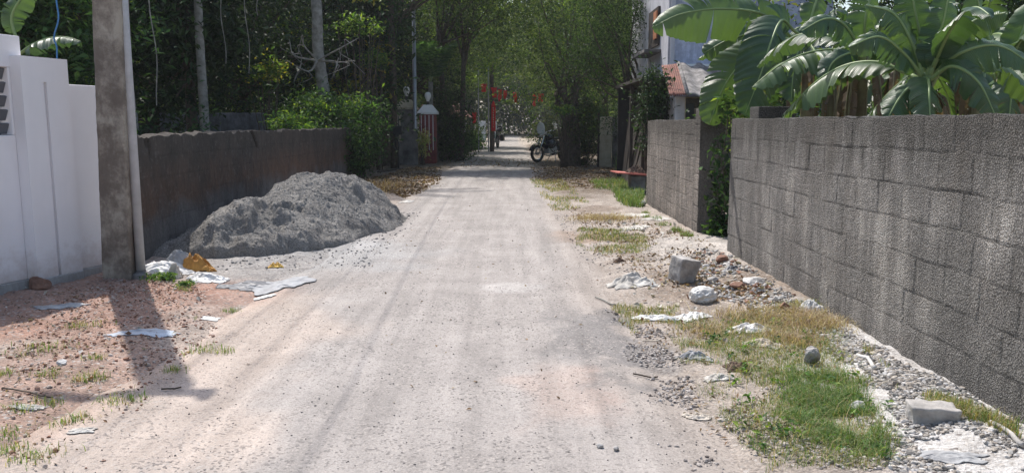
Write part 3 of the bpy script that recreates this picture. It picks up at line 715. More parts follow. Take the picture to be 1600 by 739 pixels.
part(Geo().box(3.3, 3.45, 19.0, 19.3, 2.55, 2.72), 'corner_block', 'conc_dark', t, bevel=.02)

t = empty('shed', (3.5, 17.2, 0), 'small block shed with corrugated grey and red roof in front of the house', 'shed')
sw = part(Geo().box(3.42, 5.6, 17.0, 19.2, -.1, 2.06), 'wall', 'house_white', t, bevel=.01)
part(Geo().box(3.62, 5.62, 16.93, 16.995, -.1, 2.04), 'front_wall', 'cream', t, bevel=.01)
g = Geo()
for r_ in range(9):
    for k in range(6):
        g.box(3.625 + .4 * k - .2 * (r_ % 2) * (k > 0), 3.995 + .4 * k - (.2 * (r_ % 2)) - (.03 if k == 5 else 0), 16.91, 16.928, .225 * r_ + .008, .225 * r_ + .217)
part(g, 'block_course', 'block2', t).data.attributes.new('wc', 'FLOAT', 'POINT').data.foreach_set('value', [.75] * (9 * 6 * 8))
part(Geo().box(3.63, 3.8, 16.895, 16.908, 1.48, 1.9), 'window', 'black', t)
def corr(name, TL, TR, BR, BL, n, mat, parent, amp=.035, ribs=9):
    u_ = np.linspace(0, 1, n)[:, None, None]; v_ = np.linspace(0, 1, 14)[None, :, None]
    P = (np.array(TL) * (1 - u_) + np.array(TR) * u_) * (1 - v_) + (np.array(BL) * (1 - u_) + np.array(BR) * u_) * v_
    N = np.cross(np.array(TR) - TL, np.array(BL) - np.array(TL)); N = -N / np.linalg.norm(N)
    if N[2] < 0: N = -N
    P = P + N * (amp * np.sin(u_ * ribs * 2 * math.pi)) + N * .01 * fbm(P[..., 0:1] * 3, P[..., 1:2] * 3, 0, 2, 3)
    return part(Geo().grid(P), name, mat, parent, smooth=True, solid=.012)
rTL, rBL = AT(1060, 101, 19.0), AT(1074, 150, 16.5)
corr('roof_sheet', rTL, rTL + (2.3, 0, 0), rBL + (2.3, 0, 0), rBL, 150, 'asbestos', t, .03, 6)
corr('red_roof_sheet', AT(1034, 104, 18.7), rTL, rBL + (-.02, 0, 0.02), AT(1047, 152, 16.6) + (0, 0, .02), 60, 'redroof', t, .02, 8)
g = Geo(); g.tube([rTL + (0, 0, .03), rBL + (0, 0, .03)], .045, 8); part(g, 'ridge_cap', 'asbestos', t, smooth=True)

t = empty('shelter', (3.0, 18.2, 0), 'dark open shelter with flat slab and leaning sheets behind the streaked wall', 'shelter')
part(Geo().box(2.8, 3.45, 17.6, 22.0, 2.42, 2.5), 'roof_slab', 'wood_dark', t, bevel=.01)
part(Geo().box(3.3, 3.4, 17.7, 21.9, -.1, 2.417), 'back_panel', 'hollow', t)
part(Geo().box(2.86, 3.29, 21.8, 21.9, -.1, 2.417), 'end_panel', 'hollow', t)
for yy in (17.75, 19.6): part(Geo().box(2.86, 2.94, yy, yy + .1, -.1, 2.417), 'post', 'wood_dark', t)
for k in range(4):
    m4 = Matrix.Translation((3.1 - .03 * k, 18.6 + .75 * k, 1.05)) @ Matrix.Rotation(R(14 - 3 * k), 4, 'Y') @ Matrix.Rotation(R(4), 4, 'X')
    g = Geo().box(-.02, .02, -.3, .3, -1.1, 1.1, m4); part(g, 'leaning_board', 'wood_dark', t, bevel=.005)
t = empty('metal_door', (3.1, 27.6, 0), 'upright cream metal door leaf under the tree behind the shelter', 'door')
part(Geo().box(3.0, 3.42, 27.6, 27.64, .02, 1.72), 'leaf', 'cream', t, bevel=.01)
for k in (0, 1): part(Geo().box(3.06, 3.36, 27.58, 27.597, .15 + .8 * k, .8 + .8 * k), 'panel', 'cream', t, bevel=.008)
part(Geo().box(2.93, 2.995, 27.58, 27.66, -.1, 1.85), 'frame', 'wood_dark', t)
g = Geo().box(3.45, 7.5, 27.6, 27.8, -.1, 1.7); tag(place(g, 'back_wall', 'conc_dark', (5, 27.7, 0), bevel=.01), 'dark grey wall beside the cream metal door', 'wall')

# ---------------- gate pillars on the left ----------------
def pillar(x, y, wd, H, body, label, stripes):
    t = empty('gate_pillar', (x, y, 0), label, 'gate pillar', 'gate pillars with globe lamps')
    Geo().box(-wd / 2, wd / 2, -wd / 2, wd / 2, -.1, H).build('shaft', body, t, bevel=.01)
    if stripes:
        g = Geo()
        for k in range(4): g.box(-wd / 2 + .06 + k * .145, -wd / 2 + .085 + k * .145, -wd / 2 - .012, -wd / 2 - .002, .5, H - .03)
        g.build('white_stripes', 'white_paint', t)
    a = wd / 2 + .07; b = wd / 4; z0, z1, z2 = H + .002, H + .08, H + .36
    V = [(sx * a, sy * a, z) for z in (z0, z1) for sx, sy in ((-1, -1), (1, -1), (1, 1), (-1, 1))] + [(sx * b, sy * b, z2) for sx, sy in ((-1, -1), (1, -1), (1, 1), (-1, 1))]
    Q = [(3, 2, 1, 0)] + [(l * 4 + i, l * 4 + (i + 1) % 4, l * 4 + 4 + (i + 1) % 4, l * 4 + 4 + i) for l in (0, 1) for i in range(4)] + [(8, 9, 10, 11)]
    cp = Geo().add(V, Q=Q).build('cap', 'cream' if not stripes else 'white_paint', t)
    Geo().lathe([(0, z2), (.05, z2), (.04, z2 + .1), (.06, z2 + .12), (0, z2 + .12)], 14).build('lamp_base', 'black', t)
    Geo().lathe([(.055, z2 + .12), (.08, z2 + .2), (.12, z2 + .3), (.125, z2 + .36), (.1, z2 + .43), (.05, z2 + .47), (0, z2 + .475)], 18).build('lamp_globe', 'glass_white', t, smooth=True)
p = AT(670, 250, 30.5); pillar(p[0], 30.5, .6, 1.83, 'maroon', 'maroon gate pillar with thin white stripes, pale pyramid cap and globe lamp', True)
p = AT(637, 250, 29.8); pillar(p[0], 29.8, .62, 2.0, 'conc_dark', 'dull grey gate pillar with brownish cap and globe lamp left of the steel pole', False)
t = empty('gate', (-4.6, 29.5, 0), 'cream vertical bar gate beside the dull grey gate pillar', 'gate')
for k in range(9): Geo().box(-.25 + k * .1, -.2 + k * .1, -.52, -.5, .9, 1.75).build('bar', 'cream', t)
for z in (.85, 1.75): Geo().box(-.3, .65, -.525, -.495, z, z + .05).build('rail', 'cream', t)
Geo().box(-.3, .65, -.54, -.49, .05, .85).build('lower_panel', 'conc_dark', t)
g = Geo().box(-4.1, -3.4, 29.0, 29.15, -.1, 1.25); tag(place(g, 'low_wall', 'conc_dark', (-3.8, 29.1, 0), bevel=.01), 'low dark stub wall behind the slim steel pole', 'wall')
g = Geo().box(-3.05, -2.93, 31.2, 47, -.1, 1.55); tag(place(g, 'lane_wall', 'oldwall', (-3, 38, 0)), 'dark boundary wall running on past the striped gate pillar', 'wall')
bpy.data.objects['lane_wall'].data.attributes.new('wc', 'FLOAT', 'POINT').data.foreach_set('value', [.9] * 8)

# vine wrapped pole with meter box
p = AT(616, 262, 27.2)
t = empty('meter_pole', (p[0], 27.2, 0), 'vine wrapped dark pole carrying a black meter box and thick cables', 'pole')
Geo().tube([(0, 0, -.1), (.02, 0, 3), (-.03, 0, 7)], [.13, .12, .1], 12).build('shaft', 'bark', t, smooth=True)
Geo().box(.02, .32, -.3, -.13, 1.12, 1.42).build('meter_box', 'black', t, bevel=.02)
for k in range(3): Geo().tube([(.08 + .05 * k, -.2, 1.12), (.2 - .1 * k, -.22, .8), (.16, -.2, .5), (.18, -.17, -.05)], .03, 6, smooth=5).build('cable', 'black', t, smooth=True)
rng = np.random.default_rng(5); g = Geo()
for k in range(60):
    z = rng.uniform(1.6, 7); q = np.array((rng.normal() * .12, -.12 + rng.normal() * .1, z)) + rng.normal(size=(40, 3)) * (.17 + .05 * (z > 4), .15, .16); leaves(g, q, .11, ['lush', 'mid'], rng)
g.build('vine', 'leaf', t)

# ---------------- motorcycles ----------------
def wheel(parent, x, r):
    ty = Geo(); th = np.linspace(0, 2 * math.pi, 29)[:-1]
    def ring(rr, rad, n=8):
        V = []; Q = []
        for a in th:
            for b in np.arange(n) * 2 * math.pi / n: V.append((x + (rr + rad * math.cos(b)) * math.cos(a), rad * 1.15 * math.sin(b), r + (rr + rad * math.cos(b)) * math.sin(a)))
        m = len(th)
        for i in range(m):
            for j in range(n): Q.append((i * n + j, i * n + (j + 1) % n, ((i + 1) % m) * n + (j + 1) % n, ((i + 1) % m) * n + j))
        return V, Q
    V, Q = ring(r - .045, .045); w_ = Geo().add(V, Q=Q).build('tyre', 'rubber', parent, smooth=True)
    V, Q = ring(r - .1, .015, 6); Geo().add(V, Q=Q).build('rim', 'chrome', w_, smooth=True)
    g = Geo()
    for k in range(10):
        a = k * math.pi / 5; g.tube([(x, 0, r), (x + (r - .1) * math.cos(a), 0, r + (r - .1) * math.sin(a))], .006, 4)
    g.tube([(x, -.06, r), (x, .06, r)], .04, 10); g.build('spokes', 'metal', w_)
def motorcycle(loc, rz, label, group):      # local x forward
    t = empty('motorcycle', loc, label, 'motorcycle', group, rz)
    wheel(t, .66, .3); wheel(t, -.64, .3)
    g = Geo()
    for s in (-.09, .09): g.tube([(.66, s, .3), (.42, s, .92)], .024, 8)
    g.build('fork', 'chrome', t, smooth=True)
    V, Q = [], []
    g = Geo(); a = np.linspace(.3, 2.5, 12)
    g.grid(np.array([[(.66 + .34 * math.cos(k), s, .3 + .34 * math.sin(k)) for s in (-.065, 0, .065)] for k in a])); g.build('front_mudguard', 'pit', t, solid=.008, smooth=True)
    g = Geo(); g.grid(np.array([[(-.64 + .35 * math.cos(k), s, .3 + .35 * math.sin(k)) for s in (-.075, 0, .075)] for k in np.linspace(.6, 2.8, 12)])); g.build('rear_mudguard', 'pit', t, solid=.008, smooth=True)
    g = Geo()
    for s in (-.1, .1): g.tube([(.4, 0, .85), (.2, s, .5), (-.1, s * 1.2, .3), (-.35, s, .4), (-.62, s, .62), (-.85, s * .6, .7)], .018, 7, smooth=3); g.tube([(-.3, s, .32), (-.64, s, .3)], .022, 6)
    g.tube([(.4, 0, .85), (0, 0, .72), (-.4, 0, .68)], .03, 7); g.build('frame', 'black', t, smooth=True)
    V, T = ico(3); g = Geo(); Vt = V * (.26, .14, .12); Vt[:, 2] += .86 + Vt[:, 0] * .12; Vt[:, 0] += .14; g.add(Vt, T=T).build('fuel_tank', 'pit', t, smooth=True)
    Geo().box(-.72, -.08, -.13, .13, .76, .85).build('seat', 'black', t, bevel=.035)
    g = Geo(); g.box(-.18, .24, -.12, .12, .3, .52); 
    for k in range(5): g.box(.02, .2, -.1, .1, .53 + k * .035, .55 + k * .035)
    g.build('engine', 'metal', t, bevel=.012)
    Geo().tube([(.2, -.12, .55), (.3, -.14, .35), (.05, -.16, .22), (-.4, -.18, .27), (-.85, -.18, .36)], [.02, .02, .025, .045, .045], 9, smooth=4).build('exhaust', 'chrome', t, smooth=True)
    g = Geo().tube([(.2, .36, 1.07), (.3, .3, 1.08), (.4, .1, 1.0), (.4, -.1, 1.0), (.3, -.3, 1.08), (.2, -.36, 1.07)], .014, 7, smooth=3); hb = g.build('handlebar', 'chrome', t, smooth=True)
    for s in (-1, 1):
        Geo().tube([(.22, s * .37, 1.07), (.14, s * .38, 1.06)], .02, 8).build('grip', 'rubber', hb, smooth=True)
        Geo().tube([(.3, s * .3, 1.08), (.26, s * .36, 1.25)], .007, 6).build('mirror_stem', 'black', hb)
        Vm = V * (.012, .055, .04) + (.26, s * .38, 1.28); Geo().add(Vm, T=T).build('mirror', 'chrome', hb, smooth=True)
    Vh = V * (.08, .1, .1) + (.5, 0, .93); Geo().add(Vh, T=T).build('headlight', 'chrome', t, smooth=True)
    for s in (-1, 1): Geo().box(-.85, -.35, s * .27 - .09, s * .27 + .09, .38, .7).build('pannier_box', 'black', t, bevel=.03)
    for s in (-1, 1): Geo().tube([(-.1, s * .1, .3), (-.02, s * .22, .0)], .012, 6).build('foot_peg', 'metal', t)
    Geo().box(-.93, -.9, -.08, .08, .55, .67).build('tail_light', 'red', t, bevel=.01)
    return t
def copy_tree(o, parent=None):
    c = o.copy(); col.objects.link(c); c.parent = parent
    for ch in list(o.children): copy_tree(ch, c)
    return c
p = G(848, 253)
mc = motorcycle((p[0] + .3, p[1] - .55, hz(p[0], p[1]) + 0.01), R(222), 'black motorcycle with pannier boxes parked at the foot of the roadside tree', 'parked motorcycles')
mc.scale = (1.12, 1.12, 1.12)
V, T = ico(3); Vb = V * (.3, .2, .2) + (.1, 0, .62); Geo().add(Vb, T=T).build('body_fairing', 'pit', mc, smooth=True); Geo().box(-1.0, -.66, -.2, .2, .88, 1.2).build('top_box', 'black', mc, bevel=.04)
g = Geo(); Vs = V[V[:, 0] > -2] * (.05, .2, .24) + (.5, 0, 1.12); g.add(Vs, T=T); 
g.build('glare_screen', 'glass_white', mc, smooth=True)  # opal white screen stands in for the sun glare above the bike
p = G(774, 232); m2 = copy_tree(mc); m2.location = (p[0], p[1], .01); m2.rotation_euler = (0, 0, R(-100)); m2['label'] = 'dark motorcycle parked on the left below the red vertical banner'
p = G(843, 216); m3 = copy_tree(mc); m3.location = (p[0] + .6, 58, .01); m3.rotation_euler = (0, 0, R(240)); m3['label'] = 'small distant motorcycle parked far down the right side of the lane'

# ---------------- bunting, banner ----------------
Yb = 42.0
t = empty('bunting_pole', (AT(748, 230, Yb)[0], Yb, 0), 'thin bare pole at left end of the red bunting', 'pole'); Geo().tube([(0, 0, -.1), (0, 0, 4.2)], .03, 8).build('shaft', 'metal', t)
t = empty('bunting_pole', (AT(763, 230, Yb)[0], Yb + .6, 0), 'thin pale pole just left of the red vertical banner', 'pole'); Geo().tube([(0, 0, -.1), (0, 0, 4.5)], .035, 8).build('shaft', 'metal', t)
t = empty('wooden_post', (AT(768, 230, Yb)[0], Yb + .9, 0), 'dark wooden post directly behind the red vertical banner', 'post'); Geo().tube([(0, 0, -.1), (0, 0, 4.6)], [.12, .1], 8).build('shaft', 'bark', t)
a, b = AT(748, 128, Yb), AT(880, 142, Yb - 1)
pts = [a + (b - a) * k - np.array((0, 0, .35 * 4 * k * (1 - k))) for k in np.linspace(0, 1, 24)]
tag(place(Geo().tube(pts, .008, 5), 'bunting_string', 'black', tuple(a)), 'thin string across the lane from which red flags hang', 'string')
names = ['first red flag from the left on the string across the lane', 'second red flag from the left, beside the tall banner', 'third narrow red flag from the left on the string', 'fourth red flag from the left, slightly tilted', 'fifth red flag from the left, near the middle of the lane', 'sixth red flag, the left one of the pair beside the roadside tree', 'seventh red flag, rightmost of all on the string']
for i, px in enumerate((756, 772, 782, 790, 805, 836, 846)):
    k = (px - 748) / 132; c = a + (b - a) * k - np.array((0, 0, .35 * 4 * k * (1 - k)))
    u_ = np.linspace(-1, 1, 8)[:, None]; v_ = np.linspace(0, 1, 12)[None]
    wd = (.15 if i in (0, 1, 6) else .1) * (1 - .35 * v_) + .02 * np.sin(v_ * 9 + i)
    P = np.stack([c[0] + u_ * wd + .05 * v_ * math.sin(i * 2), c[1] + .05 * np.sin(v_ * 7 + u_ * 2 + i) + 0 * u_, c[2] - v_ * (.42 + .1 * (i % 3)) + 0 * u_], -1)
    tag(place(Geo().grid(P), 'bunting_flag', 'red', tuple(c), smooth=True, solid=.004), names[i], 'flag', 'red flags strung across the lane')
c = AT(771, 158, Yb - .1)
t = empty('banner', (c[0], c[1], 0), 'tall narrow red vertical banner with small pale lettering on the left', 'banner')
u_ = np.linspace(-1, 1, 6)[:, None]; v_ = np.linspace(0, 1, 20)[None]
P = np.stack([u_ * .11 * np.clip(.15 + v_ * 6, 0, 1), .02 * np.sin(v_ * 9 + u_), c[2] - v_ * 1.55 + 0 * u_], -1); Geo().grid(P).build('cloth', 'red', t, solid=.005)
g = Geo(); rng = np.random.default_rng(3)
for k in range(9):
    z = c[2] - .35 - k * .12; x0 = rng.uniform(-.05, -.03); g.box(x0, x0 + .07, -.035, -.028, z, z + .02); g.box(x0 + rng.uniform(0, .05), x0 + .015 + .05, -.035, -.028, z - .05, z - .005)
g.build('lettering', 'cream', t)
c = AT(741, 176, Yb - 1); P = np.stack([u_ * .11 * (1 - .3 * v_) + c[0], .04 * np.sin(v_ * 8 + u_) + c[1], c[2] - v_ * .55 + 0 * u_], -1)
tag(place(Geo().grid(P), 'red_flag', 'red', tuple(c), solid=.005, smooth=True), 'lone red flag hanging low in the bushes left of the poles', 'flag')
# far house at the left behind the banner
t = empty('small_house', (-3.6, 60, 0), 'small far house with red roof and white front behind the banner', 'house')
Geo().box(-3.5, 0, 0, 4, -.1, 2.0).build('wall', 'house_white', t)
Geo().add([(-3.9, -.5, 2.0), (.4, -.5, 2.0), (.4, 4.5, 2.0), (-3.9, 4.5, 2.0), (-3, 2, 3.2), (-.6, 2, 3.2)], Q=[(0, 1, 5, 4), (2, 3, 4, 5)], T=[(1, 2, 5), (3, 0, 4)]).build('roof', 'redroof', t, solid=.06)
Geo().box(-.9, -.3, -.03, -.005, 0, 1.7).build('door', 'wood_dark', t)
for k, (x, y) in enumerate(((-2.7, 72), (-1.9, 80))):
    g = Geo().box(x - .35, x + .35, y, y + .3, -.1, 1.7); tag(place(g, 'white_pillar', 'white_paint', (x, y, 0), bevel=.02), ('white square gate pillar beside the small far house', 'farther white square pillar near the end of the lane')[k], 'gate pillar')
#SECTION4
# ---------------- trees ----------------
TG = 'trees behind the low brown wall'
def T_(*a, **k): return make_tree(*a, **k)
# (label, x, y, trunk height, radius, crown centre (local), crown radii, palette, accent, leaf size, seed)
left = [
 ('dark leafy tree standing just behind the concrete pole', -9.0, 15.5, 3, .14, (0, 0, 4.2), (2.3, 2.3, 3.0), ['dark', 'mid'], 'olive', .11, 1),
 ('broad dark tree behind the brown wall near its cracked end', -7.6, 19.2, 3, .16, (0, 0, 4.5), (2.0, 2.3, 3.0), ['dark'], 'mid', .12, 2),
 ('dense mango like tree over the blue grey wall', -8.2, 24.5, 2.8, .2, (0, 0, 4.4), (3.0, 2.2, 3.4), ['dark', 'mid'], 'lime', .13, 3),
 ('tall shaded tree right of the thin palm trunk', -11.5, 21, 3.5, .2, (0, 0, 5.0), (2.8, 2.5, 3.7), ['dark'], 'olive', .13, 4),
 ('leafy tree with yellow tinted sprigs over the blue grey wall', -5.8, 27.5, 2.5, .17, (0, 0, 4.2), (2.2, 1.8, 3.2), ['mid', 'dark'], 'yellow', .12, 5),
 ('dark tree left of the vine wrapped pole', -5.6, 33.0, 3, .2, (0, 0, 5.2), (2.2, 2.6, 3.8), ['dark', 'mid'], 'lime', .14, 6),
 ('shaded tree deep in the left grove behind the thin trunk', -13, 29, 4, .22, (0, 0, 5.5), (4, 3, 4.6), ['dark'], 'mid', .17, 7),
 ('shaded tree deep in the left grove behind the bent palm', -8.5, 33, 4, .22, (0, 0, 5.6), (3.6, 3, 4.6), ['dark', 'olive'], 'mid', .17, 8),
 ('big tree far left behind the white wall', -15, 21, 4, .22, (0, 0, 5), (3.4, 3, 4.0), ['dark'], 'mid', .15, 9),
 ('bright green creeper covered tree behind the white wall', -7.3, 12.3, 2.4, .14, (0, 0, 2.7), (1.2, 1.3, 2.3), ['lush', 'mid'], 'lime', .105, 10),
]
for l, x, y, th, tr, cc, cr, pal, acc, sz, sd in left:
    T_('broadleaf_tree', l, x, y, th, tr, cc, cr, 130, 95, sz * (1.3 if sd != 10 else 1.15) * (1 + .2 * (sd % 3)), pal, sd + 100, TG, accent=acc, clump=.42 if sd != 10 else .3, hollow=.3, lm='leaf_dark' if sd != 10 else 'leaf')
LG = 'trees lining the lane'
lane_trees = [
 ('leaning tree over the striped gate pillar', -4.6, 37.5, 3.4, .16, (.6, 0, 5.2), (2.6, 2.8, 3.4), ['sun', 'mid'], 'lime', .14, 21, 1),
 ('dark twin trunked tree just right of the striped gate pillar', -2.2, 33.0, 5, .13, (.7, 1.2, 7.2), (2.9, 2.8, 2.6), ['sun', 'mid'], 'lime', .13, 33, 2),
 ('high crowned tree arching over the gate pillars and the lane', -4.4, 28.2, 5.4, .15, (1.9, .3, 7.7), (2.8, 2.3, 1.6), ['sun', 'mid'], 'lime', .12, 34, 1),  # added crown, mostly above the view, to deepen shade on the lane
 ('slim twin stemmed tree left of the red bunting', -3.9, 44, 4, .15, (1.0, 0, 6.2), (2.6, 3, 3.2), ['sun', 'mid'], 'lime', .15, 22, 2),
 ('spreading roadside tree with many thin stems above the motorcycle', 2.1, 28.6, 2.8, .13, (-.1, .4, 5.1), (3.3, 3.1, 3.3), ['sun', 'mid'], 'lime', .115, 23, 5),
 ('bushy tree close in front of the house corner', 3.75, 24.4, 2.4, .13, (-.85, -.3, 4.1), (1.2, 2.0, 2.9), ['mid', 'dark'], 'mid', .085, 24, 2),
 ('tree on the right of the lane behind the spreading roadside tree', 4.0, 35.5, 3.4, .17, (-1.2, 0, 5.6), (3.4, 3, 3.8), ['sun', 'mid'], 'lime', .12, 25, 1),
 ('second tree back on the right of the lane', 4.2, 46, 4, .2, (-1.4, 0, 6.4), (3.6, 4, 3.8), ['sun'], 'lime', .16, 26, 1),
 ('tall tree meeting the opposite crown over the lane', -5.0, 53, 5, .22, (1.6, 0, 7.5), (4, 3.6, 4), ['sun', 'mid'], 'lime', .18, 27, 1),
 ('far tree on the right before the sunny patch of lane', 6.5, 55, 5, .22, (-1.2, 0, 7.0), (4.0, 3.6, 5.2), ['sun', 'mid'], 'lime', .19, 28, 1),
 ('large far tree on the left beyond the small house', -9, 74, 5, .3, (1.5, 0, 7.5), (6, 5, 6), ['sun', 'mid'], 'lime', .28, 29, 1),
 ('large far tree on the right beyond the sunny patch', 7.5, 76, 5, .3, (-.5, 0, 8), (6, 5, 6.5), ['sun', 'mid'], 'lime', .28, 30, 1),
 ('hazy tree closing the end of the lane on the left', -5, 96, 5, .3, (0, 0, 8), (6, 5, 6.5), ['sun', 'mid'], 'lime', .32, 31, 1),
 ('hazy tree closing the end of the lane on the right', 4, 100, 5, .3, (0, 0, 8.5), (6, 5, 6.5), ['sun', 'mid'], 'lime', .32, 32, 1),
]
for l, x, y, th, tr, cc, cr, pal, acc, sz, sd, st in lane_trees:
    big = sd in (23, 33, 21, 34)
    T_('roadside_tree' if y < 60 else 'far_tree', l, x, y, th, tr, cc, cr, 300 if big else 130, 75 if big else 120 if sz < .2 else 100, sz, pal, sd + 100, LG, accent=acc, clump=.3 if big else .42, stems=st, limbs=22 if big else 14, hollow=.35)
RG = 'trees behind the banana plants'
for i, (l, x, y, cz, r, pal) in enumerate([
 ('shaded tree behind the left part of the banana clump', 9.5, 17.5, 4.2, 2.8, ['mid', 'dark']),
 ('dark tree behind the middle of the banana clump', 13, 21, 5, 3.5, ['dark']),
 ('dark tree at far right beyond the banana plants', 17, 19, 5, 3.6, ['dark', 'mid']),
 ('leafy shrub like tree against the blue plaster of the house', 4.9, 15.4, 2.0, .95, ['olive', 'lime'])]):
    small = i == 3
    T_('garden_tree', l, x, y, cz * .5, .15 if not small else .05, (0, 0, cz), (r, r * .8, cz * .85 if not small else 1.7), 110 if not small else 46, 110 if not small else 50, .15 if not small else .15, pal, 300 + i, RG, hollow=.3, clump=.45 if not small else .26)
def bush(name, label, x, y, rad, n, m, size, pal, seed, cz=None, cat='bush', group=None, accent=None, clump=.2, stems=6):
    lm_ = 'leaf_dark' if 60 <= seed < 70 else 'leaf'
    t = empty(name, (x, y, 0), label, cat, group); rng = np.random.default_rng(seed); g = Geo()
    K = crown(g, (0, 0, cz if cz is not None else rad[2] * .8), rad, n, m, size, pal, rng, clump, .3, accent)
    K[:, 2] = np.maximum(K[:, 2], .05)
    g.build('foliage', lm_, t); s = Geo()
    for k in K[:stems * 2]: s.tube([(rng.normal() * .06, rng.normal() * .06, -.05), k * .5 + (0, 0, .05), k], [.02, .014, .006], 5, smooth=3)
    s.build('stems', 'bark', t, smooth=True); return t
bush('vine_bush', 'lush vine covered bush spilling over the far end of the brown wall', -4.95, 22.0, (1.2, 1.9, 1.05), 150, 90, .12, ['lush', 'mid'], 41, 1.35, accent='lime', clump=.24)
bush('vine_bush', 'dark climbing bush hanging on the lane side of the brown wall end', -4.15, 21.3, (.42, 1.6, .8), 70, 90, .11, ['dark', 'mid', 'lush'], 42, .85, clump=.22)
bush('sunlit_bush', 'small yellow green bush growing over the top of the brown wall', -4.75, 17.6, (.5, 1.0, .3), 26, 40, .1, ['lime', 'lush'], 43, 1.42, clump=.12)
p = G(665, 256); bush('croton_bush', 'pale cream and yellow leaved bush in front of the striped pillar', p[0], p[1] - .9, (.22, .22, .55), 36, 22, .11, ['cream'], 44, .75, clump=.1)
bush('dark_bush', 'dark green bush filling the space right of the striped pillar', -2.65, 33, (.8, 1.9, 1.7), 120, 80, .13, ['dark', 'mid'], 45, 1.5, clump=.26)
bush('dark_bush', 'leafy green bush at lane edge below the lone red flag', -2.35, 36.2, (.6, 1.3, .6), 60, 70, .14, ['mid', 'lush'], 46, .5, clump=.2)
bush('green_bush', 'bright green low bush under the red banner', -2.2, 47, (.5, 1.2, .5), 40, 50, .15, ['lush', 'lime'], 47, .4)
bush('dense_shrub', 'dense dark shrub around the stems of the spreading roadside tree', 2.65, 29.0, (.85, .9, 1.3), 130, 90, .085, ['mid', 'dark', 'olive'], 48, 1.35, clump=.2)
bush('dense_shrub', 'dark shrub between the spreading tree and the cream door', 4.3, 26.4, (.7, .9, 1.4), 90, 90, .09, ['dark'], 49, 1.3, clump=.22)
bush('hanging_bush', 'dark foliage hanging over the left side of the open shelter', 2.95, 17.3, (.32, .3, .9), 34, 60, .1, ['dark', 'mid'], 64, 1.75, clump=.16)
bush('lime_bush', 'lime green sprig of leaves hanging above the motorcycle', 1.75, 27.1, (.42, .3, .18), 18, 40, .09, ['lime', 'lush'], 50, 1.95, clump=.09)
bush('dark_bush', 'brownish bush on the right far down the lane', 2.4, 53, (.9, 1.6, 1.1), 50, 60, .17, ['olive', 'dark'], 51, .9)
for i, (x, y, l) in enumerate([(-8.2, 12.5, 'dark leafy undergrowth just right of the steel pipe'), (-7.2, 15.5, 'dark undergrowth behind the middle of the brown wall'), (-6.6, 25.2, 'dark undergrowth below the bent palm trunk'), (-10.5, 18, 'dark undergrowth in front of the short brown wall'), (-9.5, 25.6, 'tangled shrub behind the blue grey wall'), (-13, 24, 'tangled shrub far left in the grove')]):
    bush('undergrowth_shrub', l, x, y, (1.5, .9, .8), 50, 70, .12, ['dark', 'mid'], 60 + i, .75, 'shrub', 'shrubs under the left grove', 'lush', .28)
for i, (x, y, l) in enumerate([(5.2, 12.6, 'leafy shrub under the left banana plant'), (8.2, 12.5, 'leafy shrub behind the middle of the banana clump'), (11.5, 13, 'leafy shrub behind the right end of the banana clump')]):
    bush('garden_shrub', l, x, y, (1.9, .9, .95), 70, 70, .12, ['mid', 'dark'], 80 + i, 1.0, 'shrub', 'shrubs behind the banana plants', 'lime', .28)
for i, (px, py, Y_, pal, l) in enumerate([(418, 110, 21.0, ['yellow', 'lime'], 'yellow green sprig tinted as if catching the sun in the middle of the grove'), (590, 95, 26.0, ['lime', 'lush'], 'green sprig tinted as if catching the sun left of the vine wrapped pole'), (560, 40, 23.5, ['mid', 'lime'], 'leafy sprig right of the bent palm trunk')]):
    c_ = AT(px, py, Y_); bush('sun_tinted_sprig', l, c_[0], Y_, (.6, .4, .3), 22, 26, .13, pal, 120 + i, c_[2], 'bush', None, None, .12)  # bright yellow and lime leaf colours stand in for sunlit highlights
# creeper in the gap between the two block walls
t = empty('climbing_creeper', (2.72, 10.2, 0), 'glossy green creeper climbing the post in the gap between the block walls', 'creeper')
rng = np.random.default_rng(71); g = Geo(); s = Geo()
for k in range(8):
    path = [np.array((2.74 + rng.normal() * .04, 10.35 + rng.normal() * .08, z)) for z in np.linspace(0, 1.75 - .25 * k * (k > 1), 7)]
    path = [q + np.array((rng.normal() * .04, rng.normal() * .04, 0)) for q in path]; s.tube(path, .007, 5, smooth=3)
    P, _ = catmull(path, 12); n = 95
    q = P[rng.integers(0, len(P), n)] + rng.normal(size=(n, 3)) * (.085, .09, .06); leaves(g, q, .095, ['lush', 'dark', 'mid'], rng, .6, .5)
q = np.array((2.74, 10.3, .12)) + rng.normal(size=(110, 3)) * (.13, .13, .09); q[:, 2] = np.abs(q[:, 2]); leaves(g, q, .1, ['lush', 'mid'], rng, .6, .2)
q = np.array((2.75, 10.3, 1.74)) + rng.normal(size=(60, 3)) * (.1, .1, .1); leaves(g, q, .1, ['lime', 'lush'], rng, .5, -.2)
part(g, 'foliage', 'leaf', t); part(s, 'stems', 'bark', t, smooth=True)

